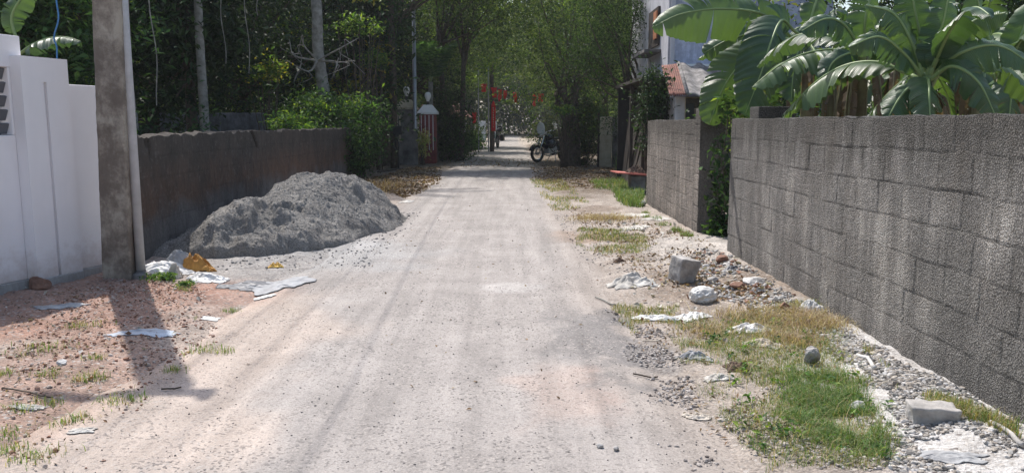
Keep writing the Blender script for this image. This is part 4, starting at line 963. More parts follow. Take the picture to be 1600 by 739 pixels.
# palms
def frond(g, gs, base, direc, L, arch, n=34, wl=.45, pal='mid', rng=None, drop=.35):
    s = np.linspace(0, 1, n); d = np.array(direc, float); d /= np.linalg.norm(d); dn = np.array((0, 0, -1.))
    P = base + d * (L * s)[:, None] + dn * (arch * L * s ** 2)[:, None]
    gs.tube(P[::3], np.linspace(.028, .006, len(P[::3])), 5)
    T = np.gradient(P, axis=0); T /= np.linalg.norm(T, axis=1)[:, None]
    side = np.cross(T, (0, 0, 1.)); side /= np.linalg.norm(side, axis=1)[:, None] + 1e-9
    cp = np.array(PAL[pal])
    for i in range(3, n):
        l = wl * math.sin(min(1, .25 + s[i]) * math.pi * .75) * 1.1
        for sg in (-1, 1):
            e = side[i] * sg * .8 + T[i] * .55 + dn * drop * rng.uniform(.5, 1.4); e /= np.linalg.norm(e); a = P[i]; b = a + e * l * rng.uniform(.85, 1.1)
            wv = T[i] * .022; m = (a + b) / 2 - dn * .03
            g.add([a - wv * .5, a + wv * .5, m + wv, b, m - wv], T=[(0, 1, 2), (0, 2, 4), (4, 2, 3)], col=cp[rng.integers(0, len(cp))] * rng.uniform(.8, 1.2))
def palm(name, label, x, y, pts, rad, nf, L, seed, pal='mid', up=.4, group='palm trees', wl=.5):
    t = empty(name, (x, y, 0), label, 'palm tree', group); rng = np.random.default_rng(seed)
    P, r = catmull(pts, 14, rad); r = r * (1 + .045 * np.sin(np.arange(len(r)) * 2.2)); Geo().tube(P, r, 14).build('trunk', 'palm_bark', t, smooth=True)
    for k in range(nf):
        a = k * 2.4 + rng.uniform(-.2, .2); e = up + rng.uniform(-.35, .5); g = Geo(); gs = Geo()
        frond(g, gs, P[-1], (math.cos(a), math.sin(a), e), L * rng.uniform(.8, 1.1), .35, wl=wl, pal=pal, rng=rng)
        f = g.build('frond', 'leaf', t); gs.build('frond_stalk', 'rib', f)
    return t
a0, a1 = AT(319, 180, 17.5), AT(309, 0, 17.5)
palm('slim_palm', 'slender pale palm trunk rising above the left grove', a0[0], 17.5, [(0, 0, -.1), (0, 0, a0[2]), (a1[0] - a0[0], 0, a1[2]), ((a1[0] - a0[0]) * 2, .2, 8.6)], [.13, .1, .085, .07], 12, 2.2, 1)
a0, a1 = AT(508, 160, 22.5), AT(494, 0, 22.5); am = AT(497, 80, 22.5)
palm('slim_palm', 'thick slightly bent pale palm trunk right of centre in the left grove', a0[0] + .1, 22.5, [(0.05, 0, -.1), (-.1, 0, a0[2]), (am[0] - a0[0] - .1, 0, am[2]), (a1[0] - a0[0] - .1, 0, a1[2]), (-.5, .2, 8.5)], [.24, .17, .15, .14, .1], 12, 2.6, 2)
a0 = AT(208, 190, 15); palm('slim_palm', 'thin shaded palm trunk just right of the steel pipe', a0[0], 15, [(0, 0, -.1), (0, 0, a0[2]), (-.12, 0, 3.6), (-.1, .2, 7)], [.1, .085, .08, .06], 10, 1.8, 3)
palm('young_palm', 'young palm with bright upright fronds behind the gate pillars', AT(672, 150, 31.8)[0], 31.8, [(0, 0, -.1), (0, 0, 1.5), (.03, 0, 3.1)], [.13, .11, .09], 15, 2.3, 4, 'lush', 2.6, wl=.65)
# hanging vines
for i, (px, y0, y1, Y_, l) in enumerate([(342, -60, 100, 17, 'thin hanging vine just right of the slender palm trunk'), (380, -60, 115, 17.5, 'thin long hanging vine left of the grove centre'), (231, -60, 165, 13, 'thin straight vine hanging beside the steel pipe'), (398, -60, 25, 18, 'short pale hanging vine near the top of the grove')]):
    a, b = AT(px, y0, Y_), AT(px + 4, y1, Y_); b[0] = a[0] + .03
    pts = [a + (b - a) * k + np.array((.03 * math.sin(k * 9 + i), 0, 0)) for k in np.linspace(0, 1, 12)]
    tag(place(Geo().tube(pts, .009, 5), 'hanging_vine', 'palm_bark', tuple(a)), l, 'vine', 'vines hanging in the left grove')
rng = np.random.default_rng(8); g = Geo(); b0 = AT(496, 95, 22.2)
for px, py in ((452, 62), (470, 58), (448, 95), (525, 108), (555, 95), (560, 60)):
    e = AT(px, py, 21.9); m = (b0 + e) / 2 + rng.normal(size=3) * .12; g.tube([b0, m, e], [.03, .022, .01], 5, smooth=4)
    for k in range(3): q = m + (e - m) * rng.random(); g.tube([q, q + rng.normal(size=3) * .12, q + (rng.normal() * .2, 0, -.35)], [.014, .01, .006], 4, smooth=3)
tag(place(g, 'dry_branch', 'palm_bark', tuple(b0)), 'bare dry branches tangled across the bent palm trunk', 'branch')
tag(place(Geo().tube([AT(88, y, 9.5) + (.03 * math.sin(y / 14), 0, 0) for y in (-90, -40, 0, 30, 60, 92)] + [AT(88, 92, 9.5) + (0, -.3, -1.2)], .009, 6, smooth=4), 'blue_cable', 'blue_cable', tuple(AT(88, 92, 9.5)), smooth=True), 'thin blue cable dangling behind the white wall', 'cable')

# far woodland closing every gap
rng = np.random.default_rng(90); g = Geo()
def wood(x0, x1, y0, y1, z1, n, size, m=26, sp=1.0):
    for _ in range(n):
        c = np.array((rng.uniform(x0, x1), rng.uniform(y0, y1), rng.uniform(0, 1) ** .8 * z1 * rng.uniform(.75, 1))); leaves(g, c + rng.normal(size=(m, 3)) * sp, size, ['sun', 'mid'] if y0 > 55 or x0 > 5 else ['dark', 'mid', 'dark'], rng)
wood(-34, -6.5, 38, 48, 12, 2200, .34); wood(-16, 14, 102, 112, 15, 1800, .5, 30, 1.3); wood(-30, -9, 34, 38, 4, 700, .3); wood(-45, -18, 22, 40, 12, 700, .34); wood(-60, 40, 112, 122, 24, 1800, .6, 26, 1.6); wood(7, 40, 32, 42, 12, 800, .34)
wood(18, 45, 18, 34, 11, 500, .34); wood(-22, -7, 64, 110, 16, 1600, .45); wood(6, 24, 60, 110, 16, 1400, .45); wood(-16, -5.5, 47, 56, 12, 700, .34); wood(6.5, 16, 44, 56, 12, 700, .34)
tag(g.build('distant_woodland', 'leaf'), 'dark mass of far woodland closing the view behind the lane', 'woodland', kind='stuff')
# ---------------- banana plants ----------------
def banana_leaf(parent, pts, W, seed, hint=None, mat='banana', tears=5, fold=.35, droop=.3):
    rng = np.random.default_rng(seed)
    P, _ = catmull(pts, 14); dl = np.r_[0, np.cumsum(np.linalg.norm(np.diff(P, axis=0), axis=1))]; N = 54; L = dl[-1]
    s = np.linspace(0, 1, N); P = np.stack([np.interp(s * L, dl, P[:, k]) for k in range(3)], 1)
    T = np.gradient(P, axis=0); T /= np.linalg.norm(T, axis=1)[:, None]
    h = np.array((0, 0, 1.)) if hint is None else np.array(hint, float)
    S = np.cross(T, h); S /= np.linalg.norm(S, axis=1)[:, None] + 1e-9; Nn = np.cross(S, T)
    prof = lambda q: W * np.sin(math.pi * np.clip((q - .08) / .92, 0.0005, .9995) ** .72) ** .55
    g = Geo(); v = np.linspace(0, 1, 8)
    for sg in (-1, 1):
        cuts = np.sort(rng.uniform(.15, .95, rng.poisson(tears * 1.5))); ed = np.r_[.08, cuts, 1.0]
        for a, b in zip(ed[:-1], ed[1:]):
            n = max(3, int((b - a) * 60) + 2); q = np.linspace(a, b, n); x = lambda A: np.stack([np.interp(q, s, A[:, k]) for k in range(3)], 1)
            p, t_, sd, nn = x(P), x(T), x(S), x(Nn); wd = prof(q)[:, None]; mid = (a + b) / 2
            fo = fold + rng.normal() * .16; vv = v[None, :]
            lead = .3 * vv ** 1.3 * wd                       # the side veins sweep towards the tip
            gap = (mid - q)[:, None] * L * .10 * vv ** 1.5 * (tears > 0)
            rip = .011 * np.sin(q * L * 62 + sg + vv[0, -1] * 0)[:, None] * vv * (W / .2) + .02 * np.sin(q * 14 + seed)[:, None] * vv
            edge_n = 1 + .05 * fbm(q[:, None] * 22, vv * 2, sg, 3, seed)
            out = vv * wd * edge_n
            Q = p[:, None] + sd[:, None] * (sg * out * math.cos(fo))[..., None] + nn[:, None] * ((-out * math.sin(fo) * (.4 + .6 * vv) + rip))[..., None] \
                + t_[:, None] * (lead + gap)[..., None] + np.array((0, 0, -1.)) * (droop * out * vv * rng.uniform(.6, 1.4))[..., None]
            UV = np.stack([np.broadcast_to((q * L)[:, None], Q.shape[:2]), np.broadcast_to(vv, Q.shape[:2])], -1)
            g.grid(Q, uv=UV)
    lf = part(g, 'leaf', mat, parent, smooth=True)
    m = Geo().tube(P[:-1], np.linspace(.02, .004, N - 1) * (1 if W > .12 else .8), 7)
    part(m, 'midrib', 'rib' if mat == 'banana' else 'stem', lf, smooth=True)
    return lf
def banana_plant(label, crownpt, base, heroes, nrand, seed, stem_r=.085, Ls=(1.2, 1.9), Ws=(.15, .22), ndry=4, zlim=None):
    t = empty('banana_plant', (base[0], base[1], 0), label, 'banana plant', 'banana plants behind the block wall')
    rng = np.random.default_rng(seed); c = np.array(crownpt)
    b = np.array((base[0], base[1], -.05)); g = Geo().tube([b, (b * .6 + c * .4), c - (0, 0, .15), c + (0, 0, .1)], [stem_r * 1.3, stem_r, stem_r * .7, stem_r * .35], 12, smooth=6)
    for k in range(5):
        a = rng.uniform(0, 6.28); r_ = stem_r * 1.05; g.tube([b + (math.cos(a) * r_, math.sin(a) * r_, 0), (b + c) / 2 + (math.cos(a) * r_ * .8, math.sin(a) * r_ * .8, 0), c + (math.cos(a) * .05, math.sin(a) * .05, .05)], [.04, .03, .015], 6, smooth=4)
    part(g, 'stem', 'stem', t, smooth=True)
    pet = Geo()
    for i, (pts, W, hint) in enumerate(heroes):
        pts = [AT(*q) if len(q) == 3 else np.array(q[:3]) for q in pts]
        pet.tube([c - (0, 0, .1), (c + pts[0]) / 2 + (0, 0, .03), pts[0]], [.03, .024, .02], 7, smooth=4)
        banana_leaf(t, pts, W, seed * 31 + i, hint)
    for i in range(nrand):
        a = i * 2.4 + rng.uniform(-.4, .4); e = rng.uniform(.15, 1.4); L = rng.uniform(*Ls)
        d = np.array((math.cos(a) * math.cos(e), math.sin(a) * math.cos(e), math.sin(e))); ar = rng.uniform(.35, .9)
        pts = [c + d * (L * q) + np.array((0, 0, -ar * L * (max(0, q)) ** 2.1)) for q in (.12, .35, .6, .85, 1.1)]
        pet.tube([c - (0, 0, .1), c + d * .1, pts[0]], [.03, .025, .02], 7)
        banana_leaf(t, pts, rng.uniform(*Ws), seed * 57 + i, None, tears=rng.integers(3, 12))
    part(pet, 'leaf_stalks', 'rib', t, smooth=True)
    for i in range(ndry):
        a = rng.uniform(0, 6.28); o = np.array((math.cos(a), math.sin(a), 0)); L = rng.uniform(.6, 1.1)
        banana_leaf(t, [c - (0, 0, .15), c + o * .16 + (0, 0, -.12), c + o * .24 + (0, 0, -L * .6), c + o * .2 + (0, 0, -L)], .07, seed * 91 + i, o, 'banana_dry', 8, .7, .1)
CAMH = (.15, -.85, .5)
hA = [([(1240, 62, 10.8), (1195, 24, 10.4), (1130, 14, 10.2), (1065, 22, 10.0), (1018, 44, 9.9)], .33, (-.02, -1, .12)),
      ([(1245, 66, 11.2), (1190, 52, 11.1), (1140, 62, 11.1), (1098, 84, 11.1)], .3, (0, -1, .2)),
      ([(1240, 48, 10.6), (1222, 32, 10.2), (1206, 62, 9.9), (1190, 112, 9.8), (1163, 182, 9.75)], .37, (.15, -1, .1)),
      ([(1245, 66, 10.8), (1206, 70, 10.6), (1160, 98, 10.45), (1128, 142, 10.35), (1108, 196, 10.35)], .36, (.1, -1, .15)),
      ([(1262, 60, 10.9), (1275, 84, 10.6), (1292, 108, 10.4), (1306, 140, 10.4)], .2, CAMH),
      ([(1262, 50, 10.9), (1272, 12, 10.9), (1292, -34, 11), (1330, -70, 11)], .22, CAMH),
      ([(1255, 62, 10.7), (1250, 70, 10.4), (1240, 110, 10.2), (1236, 160, 10.1)], .22, (.3, -1, .2))]
banana_plant('large banana plant whose long leaves droop over the gap in the wall', AT(1262, 76, 11.0), (4.1, 11.1), hA, 2, 1)
hB = [([(1345, 80, 8.4), (1320, 40, 8.2), (1290, 30, 8.1), (1250, 50, 8.0)], .15, CAMH), ([(1350, 76, 8.4), (1352, 30, 8.3), (1362, -10, 8.3), (1380, -60, 8.3)], .18, (0, -1, .2)),
      ([(1352, 84, 8.3), (1375, 62, 8.0), (1400, 70, 7.9), (1420, 100, 7.85)], .16, CAMH), ([(1345, 84, 8.3), (1325, 84, 8.0), (1300, 100, 7.9), (1285, 140, 7.9)], .15, CAMH)]
banana_plant('darker banana plant with dry hanging leaves in the middle of the clump', AT(1348, 90, 8.5), (3.75, 8.7), hB, 5, 2, ndry=7)
hC = [([(1448, 122, 7.2), (1458, 82, 7.15), (1474, 32, 7.1), (1486, -30, 7.1)], .17, (.1, -1, .1)), ([(1450, 122, 7.2), (1475, 78, 7.1), (1520, 34, 7.0), (1575, 20, 6.9)], .16, CAMH),
      ([(1449, 126, 7.1), (1451, 128, 6.9), (1452, 150, 6.75), (1453, 188, 6.7)], .17, (.1, -1, .3)), ([(1443, 127, 7.1), (1428, 132, 6.95), (1408, 150, 6.85), (1386, 186, 6.8)], .16, (-.1, -.9, .5)),
      ([(1455, 124, 7.1), (1488, 104, 6.9), (1528, 128, 6.75), (1556, 182, 6.7)], .15, (-.2, -1, .4)), ([(1455, 120, 7.2), (1500, 84, 7.0), (1560, 72, 6.9), (1622, 108, 6.8)], .17, CAMH),
      ([(1440, 120, 7.2), (1412, 84, 7.1), (1374, 58, 7.0), (1326, 74, 6.9)], .15, CAMH), ([(1441, 118, 7.2), (1424, 66, 7.2), (1396, 22, 7.2), (1350, 8, 7.2)], .17, CAMH),
      ([(1446, 116, 7.3), (1438, 60, 7.3), (1428, 8, 7.3), (1420, -50, 7.3)], .18, (0, -1, .1))]
banana_plant('bright banana plant with fanned stalks right behind the foreground wall', AT(1447, 134, 7.25), (3.8, 7.4), hC, 3, 3)
hD = [([(1560, 120, 8.0), (1545, 90, 7.9), (1510, 80, 7.8), (1480, 96, 7.8)], .15, CAMH), ([(1570, 120, 8.0), (1580, 128, 7.8), (1580, 150, 7.7), (1576, 190, 7.65)], .18, (0, -1, .3)),
      ([(1572, 112, 8.0), (1590, 70, 8.0), (1610, 20, 8.0), (1640, -10, 8.0)], .17, CAMH), ([(1562, 112, 8.1), (1545, 60, 8.1), (1530, 10, 8.1), (1520, -40, 8.1)], .16, CAMH)]
banana_plant('broad leaved banana plant near the right edge of the clump', AT(1567, 128, 8.1), (4.95, 8.3), hD, 4, 4)
banana_plant('tall banana plant behind the bright one, mostly hidden', AT(1400, 95, 10.6), (5.0, 10.6), [], 9, 5, Ls=(1.3, 2.0))
banana_plant('tall banana plant at the back right of the clump', AT(1530, 80, 10.4), (6.0, 10.4), [], 9, 6, Ls=(1.3, 2.0))
banana_plant('banana plant at the back left of the clump, against the blue house', AT(1300, 90, 11.9), (4.75, 11.9), [], 7, 7, Ls=(1.2, 1.8))
hE = [([(25, 60, 9.6), (18, 30, 9.6), (28, 5, 9.6), (55, -30, 9.6)], .15, (.4, -1, .1))]
a = AT(20, 95, 9.8)
banana_plant('lone banana plant behind the left end of the white wall', a, (a[0], 9.8), hE, 3, 8, Ls=(.9, 1.3), ndry=1)

# ---------------- grass, gravel, litter ----------------
def poly_pts(poly, n, rng, clumpy=0.0, cs=3.0, seed=0, thr=0.0, soft=.05):
    P = np.array([G(*q) for q in poly]); lo, hi = P.min(0), P.max(0); out = np.zeros((0, 2))
    for _ in range(60):
        q = rng.uniform(lo, hi, (n * 3, 2)); k = sdist(q[:, 0], q[:, 1], P) + .09 * fbm(q[:, 0] * 5, q[:, 1] * 5, 0, 3, 99) > soft * rng.exponential(1, len(q)); q = q[k]
        if clumpy: q = q[fbm(q[:, 0] * cs, q[:, 1] * cs, 0, 3, seed) + rng.uniform(-.25, .25, len(q)) * (1 - clumpy) > thr]
        out = np.vstack([out, q])
        if len(out) >= n: break
    return out[:n]
def grass(g, pts, h, w, pal, rng, spread=.5, hn=None):
    n = len(pts); z = hz(pts[:, 0], pts[:, 1]); a = rng.uniform(0, 6.283, n); hh = h * rng.uniform(.45, 1.3, n); ln = np.abs(rng.normal(.25, spread, n)) * hh
    d = np.stack([np.cos(a), np.sin(a), a * 0], 1); s = np.stack([-np.sin(a), np.cos(a), a * 0], 1) * (w * rng.uniform(.6, 1.3, n))[:, None]
    b = np.column_stack([pts, z - .005]); m = b + d * (ln * .35)[:, None] + np.column_stack([a * 0, a * 0, hh * .6]); t = b + d * ln[:, None] + np.column_stack([a * 0, a * 0, hh * rng.uniform(.7, 1, n)])
    V = np.stack([b - s, b + s, m + s * .7, m - s * .7, t], 1).reshape(-1, 3); i = np.arange(n)[:, None] * 5
    T = np.vstack([i + (0, 1, 2), i + (0, 2, 3), i + (3, 2, 4)])
    P = np.array([c for p_ in pal for c in PAL[p_]]); c = P[rng.integers(0, len(P), n)] * rng.uniform(.8, 1.25, (n, 1)); g.add(V, T=T, col=np.repeat(c, 5, 0))
PAL['gg'] = [(.1, .19, .055), (.15, .23, .08), (.08, .15, .05), (.26, .26, .13)]
PAL['gm'] = [(.13, .2, .06), (.2, .22, .09), (.1, .17, .05)]
PAL['straw'] = [(.36, .3, .17), (.28, .22, .13), (.42, .36, .22)]
PAL['brownstraw'] = [(.22, .15, .1), (.34, .25, .18), (.17, .12, .09), (.4, .32, .25)]
rng = np.random.default_rng(11)
g = Geo()
p = poly_pts([(1200, 592), (1260, 578), (1340, 600), (1405, 680), (1400, 720), (1310, 715), (1215, 665)], 8500, rng, .7, 6, 1, -.15, .12); grass(g, p, .06, .0017, ['gg'], rng, .9)
tag(g.build('green_grass', 'grass'), 'patch of fresh bright green grass in the right foreground verge', 'grass', kind='stuff')
g = Geo()
p = poly_pts([(1040, 500), (1290, 480), (1310, 540), (1390, 640), (1410, 739), (1190, 739), (1110, 640), (1050, 560)], 19000, rng, .5, 3.2, 2, -.18, .06); grass(g, p, .042, .0016, ['gm', 'straw', 'gm'], rng, 1.0)
p = poly_pts([(950, 470), (1060, 480), (1060, 540), (980, 520)], 1800, rng, .8, 4, 3, -.05); grass(g, p, .04, .002, ['gm', 'straw'], rng, .6)
p = poly_pts([(900, 355), (1000, 360), (1030, 400), (1000, 410), (900, 385)], 3500, rng, .7, 3, 4, -.05); grass(g, p, .05, .0028, ['gm', 'gm', 'straw'], rng)
p = poly_pts([(825, 280), (880, 282), (930, 325), (860, 330)], 2600, rng, .7, 2, 5, -.1); grass(g, p, .06, .005, ['gm', 'straw'], rng)
p = poly_pts([(920, 283), (1003, 278), (1003, 300), (930, 296)], 2500, rng, .4, 2, 6, -.2); grass(g, p, .12, .005, ['gg', 'gm'], rng)
p = poly_pts([(955, 300), (1006, 292), (1006, 326), (970, 322)], 2600, rng, .3, 3, 7, -.3); grass(g, p, .2, .006, ['gg', 'gm'], rng)
p = poly_pts([(1240, 500), (1330, 530), (1420, 620), (1600, 690), (1600, 720), (1400, 640), (1310, 570)], 2600, rng, .8, 3, 8, .05); grass(g, p, .06, .002, ['gm', 'straw'], rng)
p = poly_pts([(1006, 330), (1085, 378), (1075, 384), (1000, 340)], 600, rng, .6, 4, 9, 0); grass(g, p, .07, .004, ['gm'], rng)
p = poly_pts([(1060, 500), (1290, 500), (1390, 640), (1400, 739), (1190, 739), (1110, 640)], 60, rng)
for q in p:
    m_ = rng.integers(5, 14); qq = q + rng.normal(size=(m_, 2)) * .02; leaves(g, np.column_stack([qq, hz(qq[:, 0], qq[:, 1]) + rng.uniform(.01, .05, m_)]), .035, ['lush', 'lime'], rng, .5, -.1)
p = poly_pts([(1060, 500), (1290, 490), (1390, 640), (1400, 739), (1190, 739), (1110, 640)], 500, rng); grass(g, p, .12, .0014, ['straw', 'straw', 'gm'], rng, 1.2)
tag(g.build('verge_grass', 'grass'), 'thin olive and straw coloured grass spread along the right verge', 'grass', kind='stuff')
g = Geo()
p = poly_pts([(960, 255), (1003, 250), (1003, 272), (960, 272)], 500, rng, 0); grass(g, p, .55, .012, ['gm', 'lime'], rng, .4)
tag(g.build('tall_weeds', 'grass'), 'tall grassy weeds behind the red board at the far wall end', 'weeds', kind='stuff')
g = Geo()
tufts = [(130, 512, .1), (60, 552, .13), (150, 590, .06), (130, 595, .05), (75, 590, .05), (190, 628, .1), (115, 658, .08), (55, 718, .09), (10, 672, .08), (270, 580, .05), (318, 548, .08), (350, 552, .05), (285, 455, .05), (8, 590, .05), (75, 628, .05), (360, 483, .05), (20, 700, .06), (150, 565, .04), (30, 640, .05)]
for px, py, r_ in tufts:
    c = np.array(G(px, py)); q = c + rng.normal(size=(int(900 * r_) + 25, 2)) * (r_ * .75, r_ * .6); grass(g, q, .05, .0022, ['gm', 'gm', 'straw', 'lime'], rng, .8)
for px, py, r_ in [(245, 440, .09), (262, 438, .06), (290, 450, .06)]:
    c = np.array(G(px, py)); q = c + rng.normal(size=(170, 2)) * r_ * .7; leaves(g, np.column_stack([q, hz(q[:, 0], q[:, 1]) + rng.uniform(.01, .06, len(q))]), .04, ['lime', 'lush'], rng)
tag(g.build('sparse_grass', 'grass'), 'scattered small grass tufts on the reddish earth at left', 'grass', kind='stuff')
g = Geo()
for (px, py), r_, n in (((945, 342), .45, 2600), ((1190, 505), .33, 1700), ((1270, 520), .22, 1400), ((1255, 505), .2, 900), ((1105, 520), .2, 500), ((1235, 540), .2, 900)):
    c = np.array(G(px, py)); q = c + rng.normal(size=(n, 2)) * r_ * .55; grass(g, q, .07, .002, ['brownstraw', 'straw'], rng, 1.4)
tag(g.build('dry_straw', 'grass'), 'matted heaps of dry brown straw on the right verge', 'straw', kind='stuff')
g = Geo(); c = np.array(G(578, 297)); q = c + rng.normal(size=(900, 2)) * (.4, .7); grass(g, q, .22, .006, ['brownstraw', 'dry'], rng, 1.3)
tag(g.build('dry_brush', 'grass'), 'pile of dry brown brush beyond the sand heap', 'brush', kind='stuff')

def on(p): return np.column_stack([p, hz(p[:, 0], p[:, 1])])
GREY = [(.4, .385, .37), (.3, .29, .275), (.52, .505, .49), (.18, .17, .16), (.35, .31, .27), (.42, .38, .33)]
p = poly_pts([(1270, 545), (1300, 520), (1600, 682), (1600, 800), (1380, 800), (1400, 690), (1370, 620)], 8000, rng, .6, 4, 77, -.12); s = np.abs(rng.normal(.007, .006, len(p))) + .004
pebbles('gravel', on(p), s, 'pebble', 'pale grey gravel along the foot of the foreground block wall', 'gravel', 1, GREY)
p = poly_pts([(1090, 395), (1140, 405), (1300, 520), (1290, 545), (1120, 470), (1080, 440)], 1500, rng, .4, 4, 12, -.2); s = np.abs(rng.normal(.014, .009, len(p))) + .005
pebbles('rubble_chips', on(p), s, 'pebble', 'small mixed rubble chips where the foreground wall begins', 'rubble', 2, GREY + [(.3, .17, .12), (.6, .58, .55)])
p = np.vstack([poly_pts([(1110, 640), (1200, 739), (1420, 739), (1400, 660), (1200, 600)], 1300, rng, .5, 3, 13, -.1), poly_pts([(950, 480), (1060, 520), (1150, 739), (1040, 739)], 1100, rng, .7, 4, 14, 0), poly_pts([(860, 330), (1000, 340), (1080, 400), (1000, 460), (900, 400)], 1100, rng)])
s = np.abs(rng.normal(.006, .005, len(p))) + .003
pebbles('verge_stones', on(p), s, 'pebble', 'loose small stones strewn on the right verge', 'stones', 3, [(.3, .27, .25), (.4, .36, .33), (.2, .17, .15), (.5, .46, .43)])
p = np.column_stack([rng.uniform(-2.0, .9, 2600), 3.0 + 9 * rng.uniform(0, 1, 2600) ** 1.3]); s = np.abs(rng.normal(.0025, .002, len(p))) + .0018
pebbles('road_grit', on(p), s, 'pebble', 'scattered dark grit and tiny stones on the dusty lane', 'grit', 4, [(.2, .18, .17), (.3, .27, .25), (.12, .11, .1)])
p = np.vstack([poly_pts([(0, 480), (155, 440), (300, 440), (350, 520), (150, 739), (0, 739)], 2200, rng, .4, 2.5, 15, -.1), poly_pts([(130, 445), (330, 440), (330, 470), (150, 480)], 500, rng)]); s = np.abs(rng.normal(.006, .006, len(p))) + .003
pebbles('laterite_chips', on(p), s, 'pebble', 'reddish crumbs and chips of earth on the left verge', 'earth crumbs', 5, [(.34, .2, .14), (.4, .26, .2), (.28, .15, .1), (.5, .42, .36)])
p = np.column_stack([rng.uniform(-3.9, -1.5, 1500), rng.uniform(8.2, 13.5, 1500)]); s = np.abs(rng.normal(.007, .007, len(p))) + .003
pebbles('sand_crumbs', on(p), s, 'pebble', 'crumbs of grey sand fallen around the foot of the heap', 'sand crumbs', 6, [(.2, .195, .19), (.26, .25, .24)])
s = np.abs(np.random.default_rng(2).normal(.004, .006, len(PILE))) + .004; PILE[:, 2] -= s * .3
pebbles('sand_clods', PILE, s, 'pebble', 'small clods of damp grey sand clinging to the heap surface', 'sand clods', 7, [(.22, .215, .205), (.3, .29, .28), (.17, .165, .16)])
g = Geo()
def litter(poly, n, size, c=.3):
    p = poly_pts(poly, n, rng, c, 2, 20, -.2); C = on(p); C[:, 2] += rng.uniform(.004, .02, len(C)); k = len(g.V); leaves(g, C, size, ['dry'], rng, .45, 0)
litter([(560, 285), (640, 262), (690, 262), (690, 285), (640, 312), (600, 300)], 2600, .09); litter([(830, 262), (960, 262), (1005, 285), (900, 300), (830, 280)], 2400, .08)
litter([(880, 320), (1080, 370), (1130, 400), (1060, 460), (930, 400)], 1100, .045); litter([(950, 480), (1300, 480), (1400, 700), (1130, 739), (1030, 600)], 700, .03)
litter([(0, 470), (300, 430), (330, 520), (100, 739), (0, 739)], 500, .025); litter([(1085, 395), (1230, 480), (1130, 490), (1040, 440)], 500, .05)
litter([(700, 250), (960, 250), (960, 262), (690, 262)], 600, .08)
p = np.column_stack([rng.uniform(-2, .9, 160), rng.uniform(4, 22, 160)]); C = on(p); C[:, 2] += .006; leaves(g, C, .03, ['dry'], rng, .5, 0)
g.build('leaf_litter', 'litter'); tag(bpy.data.objects['leaf_litter'], 'dry fallen leaves scattered over both verges', 'leaf litter', kind='stuff')

PAL['scrap'] = [(.6, .58, .55), (.45, .42, .38), (.3, .27, .25), (.55, .5, .42), (.25, .14, .1)]
g = Geo()
for poly, n, sz in (([(1085, 395), (1150, 410), (1230, 470), (1180, 490), (1060, 450)], 90, .06), ([(950, 440), (1060, 440), (1120, 500), (1000, 500)], 60, .045), ([(1040, 500), (1300, 490), (1330, 560), (1120, 620)], 60, .04), ([(0, 450), (330, 430), (350, 500), (60, 640), (0, 640)], 60, .035), ([(930, 330), (1060, 340), (1060, 390), (930, 390)], 70, .06)):
    p = poly_pts(poly, n, rng); C = on(p); C[:, 2] += rng.uniform(.008, .025, len(C)); leaves(g, C, sz, ['scrap'], rng, .7, 0, .6)
tag(g.build('debris_scraps', 'litter'), 'small scraps of paper, bark and broken tile strewn on the verges', 'debris', kind='stuff')
# ---------------- discarded things ----------------
def crumple(name, label, cat, px, py, w_, d_, h_, mat, seed, rot=0, dome=.5, fold=1.7, group=None, z0=.006):
    h_ = h_ * .8
    cx, cyy = G(px, py); n = 52; u = np.linspace(-1, 1, n); U, Vv = np.meshgrid(u, u, indexing='ij')
    r = np.maximum(np.abs(U), np.abs(Vv)); rr = np.hypot(U, Vv) + 1e-9; U2, V2 = U * (r / rr * .5 + .5), Vv * (r / rr * .5 + .5)
    th = np.arctan2(V2, U2); k = 1 + .6 * fbm(np.cos(th) * 1.6 + seed, np.sin(th) * 1.6, 0, 3, seed) + .12 * fbm(np.cos(th) * 5, np.sin(th) * 5 + seed, 0, 3, seed)
    x = U2 * k * w_ / 2; y = V2 * k * d_ / 2
    x = x + .06 * w_ * fbm(U * 2, Vv * 2, seed, 3, seed + 1); y = y + .06 * d_ * fbm(U * 2, Vv * 2, seed + 5, 3, seed + 2)
    c, s = math.cos(rot), math.sin(rot); X, Y = cx + x * c - y * s, cyy + x * s + y * c
    rg = 1 - np.abs(fbm(U * fold + seed, Vv * fold, 0, 3, seed + 3)) * 2.2
    z = hz(X, Y) + z0 + h_ * (np.clip(rg, 0, 1) * .5 * (1 - r ** 2) + dome * (1 - np.clip(r, 0, 1) ** 2) ** 1.3 * (.75 + .5 * np.clip(rg, 0, 1))) + .12 * h_ * fbm(U * 9, Vv * 9, 0, 2, seed)
    o = place(Geo().grid(np.stack([X, Y, z], -1)), name, mat, (cx, cyy, 0), smooth=True, solid=.003); return tag(o, label, cat, group)
LT = 'litter on the right verge'
C_ = crumple
C_('white_cloth', 'crumpled white cloth heap left of the broken concrete block', 'cloth', 990, 446, .44, .3, .11, 'whitecloth', 3, .2, .55, group=LT)
V, T = ico(5); cr = 1 - np.abs(fbm(V[:, 0] * 2.2, V[:, 1] * 2.2, V[:, 2] * 1.6, 4, 5)) * 2; V = V * (.86 + .2 * cr + .04 * fbm(V[:, 0] * 9, V[:, 1] * 9, V[:, 2] * 9, 2, 6))[:, None] * (.115, .1, .078); V[:, 2] = np.maximum(V[:, 2], -.055) + .055
cb = G(1098, 474); tag(Geo().add(V, T=T).build('plastic_bag', 'whitebag', loc=(cb[0], cb[1], float(hz(*cb))), smooth=True), 'round puffed white plastic bag below the concrete block', 'bag', LT)
C_('plastic_bag', 'flattened white bag on the grass just below the puffed bag', 'bag', 1082, 497, .26, .2, .06, 'whitebag', 5, .6, .3, group=LT)
